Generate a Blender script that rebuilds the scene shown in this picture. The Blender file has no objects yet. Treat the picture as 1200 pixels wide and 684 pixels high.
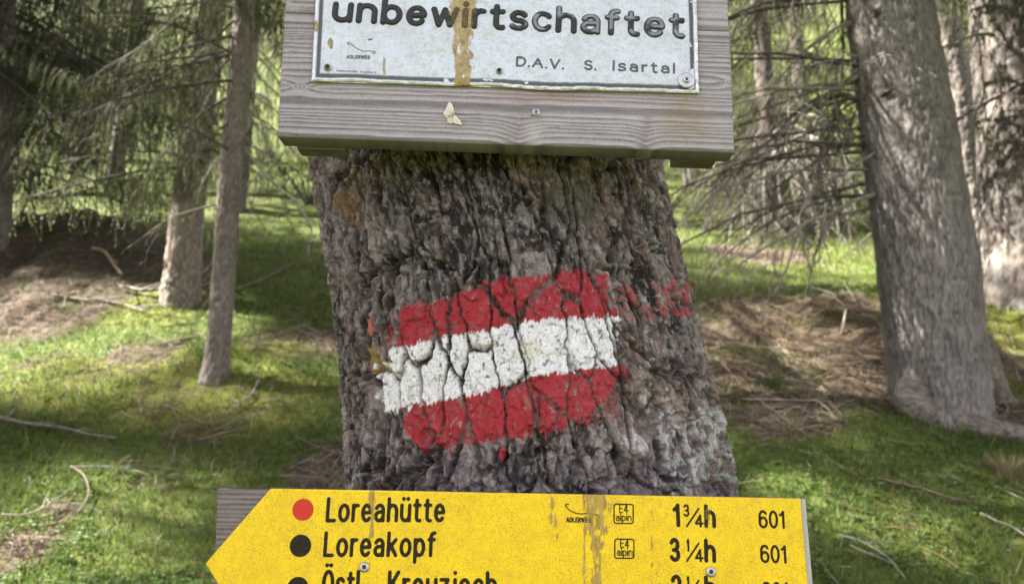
import bpy, math, random
import numpy as np
from mathutils import Vector, Matrix

# ------------------------------------------------------------------ camera, world, sun, exposure
scn = bpy.context.scene
COL = scn.collection
F = 880.0                      # focal length in pixels of a 1200 x 684 picture
PITCH = math.radians(12.0)
CAM = np.array([0.0, 0.0, 1.5])
cam_d = bpy.data.cameras.new("camera"); cam = bpy.data.objects.new("camera", cam_d); COL.objects.link(cam)
cam.location = CAM; cam.rotation_euler = (math.pi/2 + PITCH, 0, 0)
cam_d.sensor_fit = 'HORIZONTAL'; cam_d.sensor_width = 36; cam_d.lens = 36*F/1200
cam_d.clip_start = 0.02; cam_d.clip_end = 2000
cam_d.dof.use_dof = True; cam_d.dof.focus_distance = 0.72; cam_d.dof.aperture_fstop = 8.0
scn.camera = cam

SUN = np.array([-0.70, 0.06, 0.72]); SUN /= np.linalg.norm(SUN)
elev = math.asin(SUN[2]); azim = math.atan2(SUN[0], SUN[1])
w = bpy.data.worlds.new("World"); scn.world = w; w.use_nodes = True
nt = w.node_tree; bg = nt.nodes['Background']
sky = nt.nodes.new('ShaderNodeTexSky'); sky.sky_type = 'NISHITA'; sky.sun_disc = False
sky.sun_elevation = elev; sky.sun_rotation = azim; sky.altitude = 1400; sky.dust_density = 2.5
hs = nt.nodes.new('ShaderNodeHueSaturation'); hs.inputs['Saturation'].default_value = .40      # thin bright cloud veils the blue
tn_ = nt.nodes.new('ShaderNodeMix'); tn_.data_type = 'RGBA'; tn_.blend_type = 'MULTIPLY'; tn_.inputs[0].default_value = 1; tn_.inputs[7].default_value = (1.06, .972, .995, 1)
nt.links.new(sky.outputs[0], hs.inputs['Color']); nt.links.new(hs.outputs[0], tn_.inputs[6]); nt.links.new(tn_.outputs[2], bg.inputs[0]); bg.inputs[1].default_value = 0.065
sl = bpy.data.lights.new("sun", 'SUN'); sl.energy = 5.0; sl.angle = math.radians(0.53); sl.color = (1, .955, .88)
so = bpy.data.objects.new("sun", sl); COL.objects.link(so)
so.rotation_euler = Vector(SUN).to_track_quat('Z', 'Y').to_euler(); so.location = (-8, 0, 12)
vs = scn.view_settings; vs.view_transform = 'Standard'; vs.look = 'None'; vs.exposure = 3.08; vs.gamma = 1
scn.render.engine = 'CYCLES'
scn.cycles.use_denoising = True
scn.cycles.max_bounces = 6; scn.cycles.diffuse_bounces = 3; scn.cycles.glossy_bounces = 2
scn.cycles.transmission_bounces = 2; scn.cycles.transparent_max_bounces = 4

rng = np.random.default_rng(7); random.seed(7)

# ------------------------------------------------------------------ numeric helpers
def ray(px, py):
    dx = (px-600)/F; v = (342-py)/F
    return np.array([dx, math.cos(PITCH)-v*math.sin(PITCH), math.sin(PITCH)+v*math.cos(PITCH)])
def at(px, py, Y):
    d = ray(px, py); return CAM + d*(Y/d[1])
def proj(X, Y, Z):
    z = Z-CAM[2]
    dep = Y*math.cos(PITCH)+z*math.sin(PITCH); up = z*math.cos(PITCH)-Y*math.sin(PITCH)
    return 600+F*X/dep, 342-F*up/dep
def sstep(a, b, x):
    t = np.clip((x-a)/(b-a), 0, 1); return t*t*(3-2*t)
def hsh(i, j, s):
    n = (i.astype(np.int64)*374761393 + j.astype(np.int64)*668265263 + s*982451653) & 0xffffffff
    n = ((n ^ (n >> 13))*1274126177) & 0xffffffff
    n = n ^ (n >> 16)
    n = (n*2246822519) & 0xffffffff
    return ((n ^ (n >> 15)) & 0xffffff)/float(0x1000000)
def vn(x, y, s=0):
    x = np.asarray(x, float); y = np.asarray(y, float)
    i = np.floor(x); j = np.floor(y); fx = x-i; fy = y-j
    fx = fx*fx*fx*(fx*(fx*6-15)+10); fy = fy*fy*fy*(fy*(fy*6-15)+10)
    a = hsh(i, j, s); b = hsh(i+1, j, s); c = hsh(i, j+1, s); d = hsh(i+1, j+1, s)
    return (a+(b-a)*fx+(c-a)*fy+(a-b-c+d)*fx*fy)*2-1
def fbm(x, y, s=0, o=4):
    r = 0; a = 1.0; t = 0
    for k in range(o):
        r = r+a*vn(x*2**k+17.3*k, y*2**k-9.1*k, s+k); t += a; a *= .5
    return r/t
def worley(x, y, s=0):
    """F1, F2, id of the nearest cell, offsets to its point"""
    i = np.floor(x); j = np.floor(y)
    f1 = np.full(x.shape, 9.); f2 = f1.copy(); cid = np.zeros(x.shape); ox = np.zeros(x.shape); oy = ox.copy()
    for a in (-1, 0, 1):
        for b in (-1, 0, 1):
            ci = i+a; cj = j+b
            dx = ci+.1+.8*hsh(ci, cj, s)-x; dy = cj+.1+.8*hsh(ci, cj, s+1)-y
            d = np.sqrt(dx*dx+dy*dy); m = d < f1
            f2 = np.where(m, f1, np.minimum(f2, d)); f1 = np.where(m, d, f1)
            cid = np.where(m, hsh(ci, cj, s+2), cid); ox = np.where(m, dx, ox); oy = np.where(m, dy, oy)
    return f1, f2, cid, ox, oy

# ------------------------------------------------------------------ object helpers
def mesh_np(name, V, faces, smooth=True, attrs=None):
    """faces: list of (M,k) int arrays"""
    me = bpy.data.meshes.new(name); V = np.asarray(V, np.float32).reshape(-1, 3)
    if not isinstance(faces, (list, tuple)): faces = [faces]
    faces = [np.asarray(f, np.int32) for f in faces if len(f)]
    me.vertices.add(len(V)); me.vertices.foreach_set('co', V.ravel())
    n = sum(f.size for f in faces); m = sum(len(f) for f in faces)
    me.loops.add(n); me.polygons.add(m)
    me.loops.foreach_set('vertex_index', np.concatenate([f.ravel() for f in faces]))
    tot = np.concatenate([np.full(len(f), f.shape[1], np.int32) for f in faces])
    me.polygons.foreach_set('loop_start', np.concatenate([[0], np.cumsum(tot)[:-1]]).astype(np.int32))
    me.polygons.foreach_set('loop_total', tot)
    me.polygons.foreach_set('use_smooth', np.full(m, smooth))
    for k, a in (attrs or {}).items():
        a = np.asarray(a, np.float32)
        if a.ndim == 2:
            at_ = me.attributes.new(k, 'FLOAT_COLOR', 'POINT')
            at_.data.foreach_set('color', np.hstack([a, np.ones((len(a), 1), np.float32)]).ravel())
        else:
            at_ = me.attributes.new(k, 'FLOAT', 'POINT'); at_.data.foreach_set('value', a.ravel())
    me.update(calc_edges=True); me.validate()
    return me
def link(name, me, mats=None, parent=None, label=None, cat=None, group=None, kind=None):
    o = bpy.data.objects.new(name, me); COL.objects.link(o)
    if mats is not None and me is not None:
        for m in (mats if isinstance(mats, (list, tuple)) else [mats]): me.materials.append(m)
    if parent is not None:
        o.parent = parent
        o.matrix_parent_inverse = Matrix.Translation(-parent.location) if parent.parent is None else \
            parent.matrix_parent_inverse.inverted() @ Matrix.Translation(-parent.parent.location) if parent.parent else Matrix()
    for k, v in (('label', label), ('category', cat), ('group', group), ('kind', kind)):
        if v: o[k] = v
    return o
def thing(name, loc, label, cat, group=None):
    o = bpy.data.objects.new(name, None); COL.objects.link(o); o.location = loc; o.empty_display_size = .1
    o['label'] = label; o['category'] = cat
    if group: o['group'] = group
    return o
def copyto(o, parent=None):
    c = o.copy(); COL.objects.link(c)
    if parent is not None: c.parent = parent
    return c
class MB:
    """collects geometry for one mesh"""
    def __init__(s): s.V = []; s.F3 = []; s.F4 = []; s.n = 0
    def add(s, V, f3=None, f4=None):
        V = np.asarray(V, float).reshape(-1, 3); s.V.append(V)
        if f3 is not None and len(f3): s.F3.append(np.asarray(f3)+s.n)
        if f4 is not None and len(f4): s.F4.append(np.asarray(f4)+s.n)
        s.n += len(V)
    def tube(s, P, R, k=6, cap=True):
        P = np.asarray(P, float); n = len(P); R = np.broadcast_to(np.asarray(R, float), (n,))
        T = np.gradient(P, axis=0); T /= np.linalg.norm(T, axis=1)[:, None]+1e-12
        ref = np.array([0, 0, 1.]) if abs(T[0][2]) < .9 else np.array([1., 0, 0])
        A = np.cross(T, ref); A /= np.linalg.norm(A, axis=1)[:, None]+1e-9; B = np.cross(T, A)
        t = np.arange(k)*2*np.pi/k
        V = P[:, None]+R[:, None, None]*(A[:, None]*np.cos(t)[None, :, None]+B[:, None]*np.sin(t)[None, :, None])
        i = np.arange(n-1)[:, None]*k; j = np.arange(k)[None]; j2 = (j+1) % k
        q = np.stack([i+j, i+k+j, i+k+j2, i+j2], -1).reshape(-1, 4)
        VV = V.reshape(-1, 3); f3 = []
        if cap:
            VV = np.vstack([VV, P[:1], P[-1:]])
            f3 = [[n*k, a, (a+1) % k] for a in range(k)]+[[n*k+1, (n-1)*k+(a+1) % k, (n-1)*k+a] for a in range(k)]
        s.add(VV, f3, q)
    def box(s, c, h, M=None):
        c = np.array(c, float); h = np.array(h, float)
        v = np.array([[x, y, z] for x in (-1, 1) for y in (-1, 1) for z in (-1, 1)])*h
        if M is not None: v = v @ np.array(M).T
        s.add(v+c, None, [[0, 1, 3, 2], [4, 6, 7, 5], [0, 4, 5, 1], [2, 3, 7, 6], [0, 2, 6, 4], [1, 5, 7, 3]])
    def lathe(s, prof, c, k=24):
        """profile of (radius, y) turned round an axis along -Y (towards the camera side)"""
        t = np.arange(k)*2*np.pi/k; n = len(prof); pr = np.array(prof)
        V = np.stack([pr[:, :1]*np.cos(t), np.repeat(-pr[:, 1:], k, 1), pr[:, :1]*np.sin(t)], -1)+np.array(c)
        i = np.arange(n-1)[:, None]*k; j = np.arange(k)[None]; j2 = (j+1) % k
        s.add(V.reshape(-1, 3), None, np.stack([i+j, i+k+j, i+k+j2, i+j2], -1).reshape(-1, 4))
    def mesh(s, name, smooth=True, attrs=None):
        fs = []
        if s.F3: fs.append(np.vstack(s.F3))
        if s.F4: fs.append(np.vstack(s.F4))
        return mesh_np(name, np.vstack(s.V), fs, smooth, attrs)

# ------------------------------------------------------------------ materials
class NT:
    def __init__(s, name):
        s.m = bpy.data.materials.new(name); s.m.use_nodes = True; s.t = s.m.node_tree; s.b = s.t.nodes['Principled BSDF']
    def n(s, typ, **kw):
        nd = s.t.nodes.new(typ)
        for k, v in kw.items():
            if k in nd.inputs: nd.inputs[k].default_value = v
            else: setattr(nd, k, v)
        return nd
    def l(s, a, b): s.t.links.new(a, b)
    def attr(s, name, col=False):
        a = s.n('ShaderNodeAttribute', attribute_name=name); return a.outputs['Color' if col else 'Fac']
    def coords(s, scale=(1, 1, 1)):
        tc = s.n('ShaderNodeTexCoord'); mp = s.n('ShaderNodeMapping'); mp.inputs['Scale'].default_value = scale
        s.l(tc.outputs['Object'], mp.inputs[0]); return mp.outputs[0]
    def noise(s, scale, detail=4, rough=.6, vec=None, dist=0):
        nd = s.n('ShaderNodeTexNoise'); nd.inputs['Scale'].default_value = scale; nd.inputs['Detail'].default_value = detail
        nd.inputs['Roughness'].default_value = rough; nd.inputs['Distortion'].default_value = dist
        s.l(vec if vec is not None else s.coords(), nd.inputs['Vector']); return nd.outputs['Fac']
    def ramp(s, fac, stops, interp='LINEAR'):
        r = s.n('ShaderNodeValToRGB'); r.color_ramp.interpolation = interp; e = r.color_ramp.elements
        while len(e) < len(stops): e.new(.5)
        for k, (p, c) in enumerate(stops):
            e[k].position = p; e[k].color = (*c, 1) if isinstance(c, (tuple, list)) else (c, c, c, 1)
        s.l(fac, r.inputs[0]); return r.outputs[0]
    def mix(s, fac, a, b, mode='MIX'):
        x = s.n('ShaderNodeMix', data_type='RGBA', blend_type=mode)
        for sock, v in ((x.inputs[0], fac), (x.inputs[6], a), (x.inputs[7], b)):
            if isinstance(v, (int, float)): sock.default_value = v
            elif isinstance(v, tuple): sock.default_value = (*v, 1)
            else: s.l(v, sock)
        return x.outputs[2]
    def mr(s, v, a, b, c=0., d=1.):
        x = s.n('ShaderNodeMapRange'); s.l(v, x.inputs[0])
        for i, q in enumerate((a, b, c, d)): x.inputs[1+i].default_value = q
        return x.outputs[0]
    def math(s, op, a, b=0.):
        x = s.n('ShaderNodeMath', operation=op)
        for sock, v in ((x.inputs[0], a), (x.inputs[1], b)):
            if isinstance(v, (int, float)): sock.default_value = v
            else: s.l(v, sock)
        return x.outputs[0]
    def bump(s, h, dist, strength=1.):
        x = s.n('ShaderNodeBump'); x.inputs['Strength'].default_value = strength; x.inputs['Distance'].default_value = dist
        s.l(h, x.inputs['Height']); s.l(x.outputs[0], s.b.inputs['Normal'])
    def out(s, col=None, rough=None, metal=None, spec=None):
        for k, v in (('Base Color', col), ('Roughness', rough), ('Metallic', metal), ('Specular IOR Level', spec)):
            if v is None: continue
            if isinstance(v, (int, float)): s.b.inputs[k].default_value = v
            elif isinstance(v, tuple): s.b.inputs[k].default_value = (*v, 1)
            else: s.l(v, s.b.inputs[k])
        return s.m

def mat_attr(name, gain_lo=.75, gain_hi=1.25, nscale=400, bump=.0006, roughattr=True, rough=.85, spec=.3):
    m = NT(name); c = m.attr('col', True); f = m.noise(nscale, 5, .7)
    c = m.mix(1., c, m.ramp(f, [(.25, gain_lo), (.75, gain_hi)]), 'MULTIPLY')
    m.bump(m.noise(nscale*1.4, 6, .75), bump)
    return m.out(c, m.attr('rough') if roughattr else rough, 0., spec)
M_trunk = mat_attr('painted_bark', .6, 1.4, 560, .0010)
M_bark = mat_attr('spruce_bark', .6, 1.4, 130, .004)
M_wood = mat_attr('weathered_wood', .82, 1.18, 500, .0003, spec=.25)

def mat_simple(name, stops, scale, bump=0., rough=.8, detail=4, spec=.3, metal=0., vec=None):
    m = NT(name); v = m.coords(vec) if vec else None
    c = m.ramp(m.noise(scale, detail, .65, v), stops)
    if bump: m.bump(m.noise(scale*2, 5, .7, v), bump)
    return m.out(c, rough, metal, spec)
M_dark = mat_simple('dead_twig_bark', [(.3, (.045, .036, .028)), (.7, (.14, .12, .10))], 30, .002)
M_pale = mat_simple('bare_pale_branch', [(.3, (.13, .11, .09)), (.7, (.33, .295, .25))], 22, .002)
M_brown = mat_simple('brown_branch', [(.3, (.07, .05, .035)), (.7, (.19, .145, .10))], 25, .002)
M_steel = mat_simple('screw_steel', [(.3, (.35, .34, .32)), (.7, (.6, .59, .57))], 900, .0001, .38, metal=.85)
M_socket = mat_simple('screw_socket', [(.3, (.03, .03, .03)), (.7, (.07, .065, .06))], 900, 0, .7)

# ------------------------------------------------------------------ ground
def Hbase(x, y):
    yy = np.maximum(y, 0); far = np.maximum(y-11, 0)
    h = .42*yy+.27*(np.sqrt(far*far+9)-3)+.25*np.minimum(y, 0)
    h = h - .03*(1-np.exp(-yy))
    return h
_m = []     # mounds: x, y, rx, ry, height
def H(x, y):
    x = np.asarray(x, float); y = np.asarray(y, float)
    h = Hbase(x, y)
    lump = fbm(x*2.6, y*2.6, 611, 4)
    for (mx, my, rx, ry, a, hh) in _m:
        c, s = math.cos(a), math.sin(a); dx = (x-mx)*c+(y-my)*s; dy = -(x-mx)*s+(y-my)*c
        k_ = np.exp(-(dx/rx)**2-(dy/ry)**2); h = h+hh*k_+min(hh, .5)*.55*k_*lump
    r = np.hypot(x, y); k = sstep(.5, 3, r)
    h = h+k*(.10*fbm(x*.55, y*.55, 31, 2)+.035*fbm(x*2.3, y*2.3, 41, 3))+k*.015*fbm(x*8, y*8, 51, 2)
    return h
def gp(px, py):
    """the ground point seen at a picture position (marching the ray over the terrain)"""
    d = ray(px, py); d = d/d[1]; y = 1.0
    while y < 80:
        p = CAM+d*y
        if p[2] < float(H(p[0], p[1])): break
        y *= 1.008
    return np.array([p[0], p[1], float(H(p[0], p[1]))])
_m += [(-5.9, 9.0, 2.1, .9, -.35, .62), (-4.6, 7.4, 1.2, .7, -.3, .18), (1.95, 5.6, 1.0, .42, .25, .26), (3.35, 5.1, .75, .8, 0, .42),
       (-1.95, 4.75, .55, .5, 0, .10), (-3.1, 6.8, .9, .5, 0, .12)]

LIT = [((60, 330), 1.5, 1.), ((110, 300), 1.2, 1.), ((20, 300), 1.6, 1), ((170, 335), .8, .9), ((15, 655), .2, .55), ((70, 600), .1, .5),
       ((935, 420), .75, 1.), ((870, 400), .6, 1.), ((990, 400), .55, 1.), ((900, 465), .45, .9), ((1020, 450), .4, .9), ((370, 400), .6, .8),
       ((150, 425), .4, .8), ((330, 480), .35, .6), ((390, 560), .3, .8), ((60, 425), .35, .7), ((250, 505), .35, .6), ((880, 300), .8, .9),
       ((1180, 470), .5, .9), ((1180, 420), .5, .7), ((250, 380), .5, .5), ((180, 470), .3, .6)]
LITW = [(gp(*p)[:2], r*1.0, s) for p, r, s in LIT]
def litter(x, y):
    w_ = 0
    for (c, r, s) in LITW:
        w_ = np.maximum(w_, s*np.exp(-(((x-c[0])**2+((y-c[1])*.75)**2)/(r*r))**1.5))
    n = fbm(x*1.7, y*1.7, 61, 4)
    return np.clip(sstep(.35, .6, w_+.33*n)+.4*sstep(.3, .65, fbm(x*3.1, y*3.1, 77, 4)), 0, 1)

def axis(parts):
    out = []
    for a, b, n in parts: out.append(np.linspace(a, b, n, endpoint=False))
    out.append([parts[-1][1]]); return np.concatenate(out)
gx = axis([(-260, -60, 10), (-60, -14, 40), (-14, -7, 60), (-7, 7, 280), (7, 14, 60), (14, 60, 40), (60, 260, 10)])
gy = axis([(-160, -20, 14), (-20, 1, 40), (1, 10, 210), (10, 22, 110), (22, 70, 60), (70, 260, 20)])
X, Y = np.meshgrid(gx, gy)
Zg = H(X, Y); lit = litter(X, Y)
nx_, ny_ = len(gx), len(gy)
ii = (np.arange(ny_-1)[:, None]*nx_+np.arange(nx_-1)[None]).ravel()
quads = np.stack([ii, ii+1, ii+nx_+1, ii+nx_], -1)
g = NT('forest_floor')
n1 = g.noise(2.2, 6, .65); n2 = g.noise(19, 6, .7); n3 = g.noise(85, 4, .7)
green = g.ramp(n2, [(.28, (.040, .055, .013)), (.5, (.080, .112, .022)), (.72, (.17, .19, .05))])
moss = g.ramp(n3, [(.3, (.055, .068, .014)), (.7, (.17, .175, .04))])
green = g.mix(g.mr(n1, .48, .62), green, moss)
soil = g.ramp(n2, [(.25, (.030, .020, .013)), (.5, (.11, .080, .056)), (.75, (.23, .175, .12))])
soil = g.mix(g.mr(n3, .5, .75), soil, (.045, .032, .022))
soil = g.mix(g.mr(n1, .5, .62), soil, (.06, .062, .02))
g.bump(n3, .02, .8)
mossw = 0
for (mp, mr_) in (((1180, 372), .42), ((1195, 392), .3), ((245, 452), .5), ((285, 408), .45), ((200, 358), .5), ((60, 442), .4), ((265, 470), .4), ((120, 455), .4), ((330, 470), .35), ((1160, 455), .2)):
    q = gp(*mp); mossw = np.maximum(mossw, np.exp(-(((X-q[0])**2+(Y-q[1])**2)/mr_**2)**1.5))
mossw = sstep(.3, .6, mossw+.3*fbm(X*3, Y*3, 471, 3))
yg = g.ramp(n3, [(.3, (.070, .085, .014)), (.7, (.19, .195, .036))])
ground = link('ground', mesh_np('ground', np.stack([X, Y, Zg], -1), quads, True, {'litter': lit.ravel(), 'moss': mossw.ravel()}),
              g.out(g.mix(g.attr('moss'), g.mix(g.attr('litter'), green, soil), yg), .95, 0., .15), kind='structure')

# ------------------------------------------------------------------ stroke lettering
def arc(cx, cy, rx, ry, a0, a1, n=14):
    t = np.radians(np.linspace(a0, a1, n)); return list(zip(cx+rx*np.cos(t), cy+ry*np.sin(t)))
G = {}
def gl(ch, wd, *st): G[ch] = (wd, [np.array(s, float) for s in st])
n_arch = [(0, .5)]+arc(.38, .6, .38, .4, 170, 0)+[(.76, 0)]
gl('n', .76, [(0, 0), (0, 1)], n_arch)
gl('h', .76, [(0, 0), (0, 1.42)], n_arch)
gl('m', 1.2, [(0, 0), (0, 1)], [(0, .5)]+arc(.3, .65, .3, .35, 170, 0)+[(.6, 0)], [(.6, .5)]+arc(.9, .65, .3, .35, 170, 0)+[(1.2, 0)])
gl('u', .76, [(0, 1)]+arc(.38, .4, .38, .4, 180, 350)+[(.76, .5)], [(.76, 1), (.76, 0)])
gl('ü', .76, *[list(map(tuple, s)) for s in G['u'][1]], [(.16, 1.4), (.16, 1.43)], [(.6, 1.4), (.6, 1.43)])
gl('b', .78, [(0, 0), (0, 1.42)], arc(.39, .5, .39, .5, 0, 360, 26))
gl('p', .78, [(0, -.42), (0, 1)], arc(.39, .5, .39, .5, 0, 360, 26))
gl('d', .78, [(.78, 0), (.78, 1.42)], arc(.39, .5, .39, .5, 0, 360, 26))
gl('g', .78, [(.78, 1), (.78, -.1)]+arc(.39, -.1, .39, .32, 0, -150), arc(.39, .5, .39, .5, 0, 360, 26))
gl('o', .8, arc(.4, .5, .4, .5, 0, 360, 26))
gl('ö', .8, arc(.4, .5, .4, .5, 0, 360, 26), [(.18, 1.4), (.18, 1.43)], [(.62, 1.4), (.62, 1.43)])
gl('e', .78, [(.02, .52), (.76, .52)]+arc(.39, .5, .38, .5, 5, 318, 24))
gl('c', .72, arc(.39, .5, .39, .5, 42, 318, 22))
gl('a', .74, arc(.37, .66, .34, .34, 155, 0)+[(.71, 0)], [(.71, .56), (.36, .56)]+arc(.34, .28, .34, .28, 90, 270)+[(.5, .02), (.71, .2)])
gl('w', 1.12, [(0, 1), (.28, 0), (.56, .95), (.84, 0), (1.12, 1)])
gl('i', .0, [(0, 0), (0, 1)], [(0, 1.4), (0, 1.42)])
gl('j', .15, [(.15, 1), (.15, -.2), (0, -.4)], [(.15, 1.4), (.15, 1.42)])
gl('l', .0, [(0, 0), (0, 1.42)])
gl('r', .42, [(0, 0), (0, 1)], [(0, .55)]+arc(.34, .6, .34, .39, 165, 75))
gl('t', .52, [(.2, 1.32), (.2, .25)]+arc(.42, .24, .22, .24, 180, 270, 8)+[(.52, 0)], [(0, 1), (.5, 1)])
gl('f', .5, [(.18, 0), (.18, 1.15)]+arc(.42, 1.15, .24, .27, 180, 90, 8)+[(.5, 1.42)], [(0, 1), (.46, 1)])
gl('s', .68, arc(.34, .755, .31, .245, 25, 245, 14)+arc(.34, .25, .34, .25, 70, -155, 14))
gl('k', .7, [(0, 0), (0, 1.42)], [(.66, 1), (.02, .38)], [(.25, .6), (.7, 0)])
gl('z', .64, [(0, 1), (.62, 1), (0, 0), (.64, 0)])
gl('L', .68, [(0, 1.42), (0, 0), (.68, 0)])
gl('K', .85, [(0, 1.42), (0, 0)], [(.8, 1.42), (.02, .5)], [(.3, .82), (.85, 0)])
gl('E', .7, [(.7, 1.42), (0, 1.42), (0, 0), (.7, 0)], [(0, .73), (.6, .73)])
gl('Ö', .95, arc(.47, .71, .47, .71, 0, 360, 30), [(.25, 1.78), (.25, 1.8)], [(.7, 1.78), (.7, 1.8)])
gl('D', .85, [(0, 0), (0, 1.42), (.3, 1.42)]+arc(.35, .71, .5, .71, 85, -85, 16)+[(.3, 0), (0, 0)])
gl('A', .95, [(0, 0), (.47, 1.42), (.95, 0)], [(.17, .45), (.78, .45)])
gl('V', .9, [(0, 1.42), (.45, 0), (.9, 1.42)])
gl('S', .8, arc(.4, 1.07, .37, .35, 25, 255, 16)+arc(.4, .36, .4, .36, 75, -155, 16))
gl('I', .0, [(0, 0), (0, 1.42)])
gl('R', .78, [(0, 0), (0, 1.42), (.4, 1.42)]+arc(.4, 1.05, .36, .37, 85, -90, 12)+[(0, .68)], [(.4, .68), (.78, 0)])
gl('W', 1.3, [(0, 1.42), (.32, 0), (.65, 1.35), (.98, 0), (1.3, 1.42)])
gl('G', .85, arc(.43, .71, .42, .71, 45, 350, 22)+[(.85, .65), (.5, .65)])
gl('0', .76, arc(.38, .71, .38, .71, 0, 360, 30))
gl('1', .36, [(0, 1.12), (.2, 1.22), (.34, 1.42), (.34, 0)])
gl('2', .74, arc(.37, 1.04, .36, .38, 165, -20, 14)+[(.0, 0), (.74, 0)])
gl('3', .72, arc(.36, 1.06, .32, .36, 155, -75, 14)+[(.25, .7)]+arc(.36, .36, .36, .36, 80, -155, 14))
gl('4', .8, [(.56, 0), (.56, 1.42), (0, .38), (.8, .38)])
gl('6', .76, arc(.38, .95, .38, .47, 35, 180, 12)+[(0, .45)], arc(.38, .43, .38, .43, 0, 360, 24))
gl('/', .75, [(0, 0), (.75, 1.42)])
gl('.', .0, [(0, 0), (0, .02)])

def lay(text, p0, p1, h, gap=.42, stroke=0, slant=0):
    """polylines of a text whose baseline runs from p0 to p1 (2-D, metres); h = x-height of the outer letter shape"""
    p0 = np.array(p0, float); p1 = np.array(p1, float); W = np.linalg.norm(p1-p0); ux = (p1-p0)/W; uz = np.array([-ux[1], ux[0]])
    x = 0; items = []
    for k, ch in enumerate(text):
        if ch == ' ': x += gap*1.6; continue
        wd, st = G[ch]; items.append((x, st)); x += wd+gap
    tot = x-gap; sc = (W-stroke)/tot; s = h-stroke; out = []
    for x0, st in items:
        for pl in st:
            q = p0+np.outer(stroke/2+(pl[:, 0]+x0)*sc+slant*pl[:, 1]*s, ux)+np.outer(stroke/2+pl[:, 1]*s, uz); out.append(q)
    return out
def sdf(D, GX, GZ, polys, rad, pad=.006):
    """minimum distance from a sheet's points to the stroke, stroke radius subtracted"""
    for pl in polys:
        lo = pl.min(0)-pad-rad; hi = pl.max(0)+pad+rad
        r = np.where((GZ.max(1) > lo[1]) & (GZ.min(1) < hi[1]))[0]; c = np.where((GX.max(0) > lo[0]) & (GX.min(0) < hi[0]))[0]
        if not len(r) or not len(c): continue
        sl_ = (slice(r[0], r[-1]+1), slice(c[0], c[-1]+1)); x = GX[sl_]; z = GZ[sl_]; d = D[sl_]
        for a, b in zip(pl[:-1], pl[1:]):
            ab = b-a; L = ab@ab+1e-14
            t = np.clip(((x-a[0])*ab[0]+(z-a[1])*ab[1])/L, 0, 1)
            d = np.minimum(d, np.hypot(x-a[0]-t*ab[0], z-a[1]-t*ab[1])-rad)
        D[sl_] = d
    return D
def sheet(GX, GZ, Yf, thick, name, mat, parent, attrs, label=None):
    """a board or plate: finely cut front face plus plain sides and back"""
    r, c = GX.shape
    V = np.stack([GX, Yf, GZ], -1).reshape(-1, 3)
    i = (np.arange(r-1)[:, None]*c+np.arange(c-1)[None]).ravel(); q = [np.stack([i, i+1, i+c+1, i+c], -1)]
    loop = np.concatenate([np.arange(c), np.arange(1, r)*c+c-1, (r-1)*c+np.arange(c-2, -1, -1), np.arange(r-2, 0, -1)*c])
    B = V[loop].copy(); B[:, 1] = thick; nb = len(loop); b0 = len(V)
    j = np.arange(nb); j2 = (j+1) % nb
    q.append(np.stack([loop, b0+j, b0+j2, loop[j2]], -1))
    idx = {int(v): k for k, v in enumerate(loop)}
    cor = [idx[0], idx[c-1], idx[(r-1)*c+c-1], idx[(r-1)*c]]
    B2 = B[cor]; q.append(np.array([[b0+nb+3, b0+nb+2, b0+nb+1, b0+nb]]))
    A = {}
    for k, a in attrs.items():
        a = a.reshape(r*c, -1) if a.ndim == 3 else a.reshape(r*c)
        u_ = .55 if k == 'col' else 1.                  # end faces and undersides darkened: their shade is put into the colour
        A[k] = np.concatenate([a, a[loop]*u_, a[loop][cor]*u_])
    me = mesh_np(name, np.vstack([V, B, B2]), q, True, A)
    fl = np.ones(len(me.polygons), bool); fl[len(q[0]):] = False; me.polygons.foreach_set('use_smooth', fl)
    return link(name, me, mat, parent, label)
def P2(px, py, Yp):
    p = at(px, py, Yp); return np.array([p[0], p[2]])

def screw(parent, px, py, Yp, r, washer=0., sock=.42, name='screw'):
    c = at(px, py, Yp); y0 = 0
    o = link(name, None, None, parent) if False else None
    m = MB()
    if washer:
        m.lathe([(0, -.002), (washer, -.002), (washer, .0012), (washer*.93, .0017), (washer*.6, .0014), (r*.9, .0014)], c, 32); y0 = .0014
    m.lathe([(r, y0-.003), (r*1.0, y0+.0004), (r*.88, y0+.0013), (r*.6, y0+.0018), (r*sock, y0+.0018), (r*sock*.9, y0+.0003)], c, 24)
    o = link(name, m.mesh(name), M_steel, parent)
    s = MB(); s.lathe([(r*sock*.92, y0+.0004), (r*sock*.3, y0+.0002), (0, y0+.0002)], c, 6)
    link('socket', s.mesh('socket', False), M_socket, o)
    return o

# ------------------------------------------------------------------ the yellow arrow signpost
YS = .664
sg = thing('trail_signpost', at(600, 640, YS+.02), 'yellow arrow-shaped hiking signpost on a grey wooden board at the foot of the picture', 'signpost')
a_tl = P2(318, 572, YS); a_tr = P2(937, 583.5, YS); a_tip = P2(242, 660, YS)
br = P2(952, 752, YS); bl = P2(318-20, 752, YS)
dxs = .00085
nz = int((a_tl[1]-bl[1])/dxs); nx = int((a_tr[0]-a_tip[0])/dxs)
tc_ = (1-(690-572)/180.)
tt = np.concatenate([np.linspace(0, tc_, 20, endpoint=False), np.linspace(tc_, 1, int((1-tc_)*(a_tl[1]-bl[1])/.00062))])
sa, sb_ = (655-290)/655., (748-290)/655.
ss = np.concatenate([np.linspace(0, sa, int(sa*.495/dxs), endpoint=False), np.linspace(sa, sb_, 190, endpoint=False), np.linspace(sb_, 1, int((1-sb_)*.495/dxs))])
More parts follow.
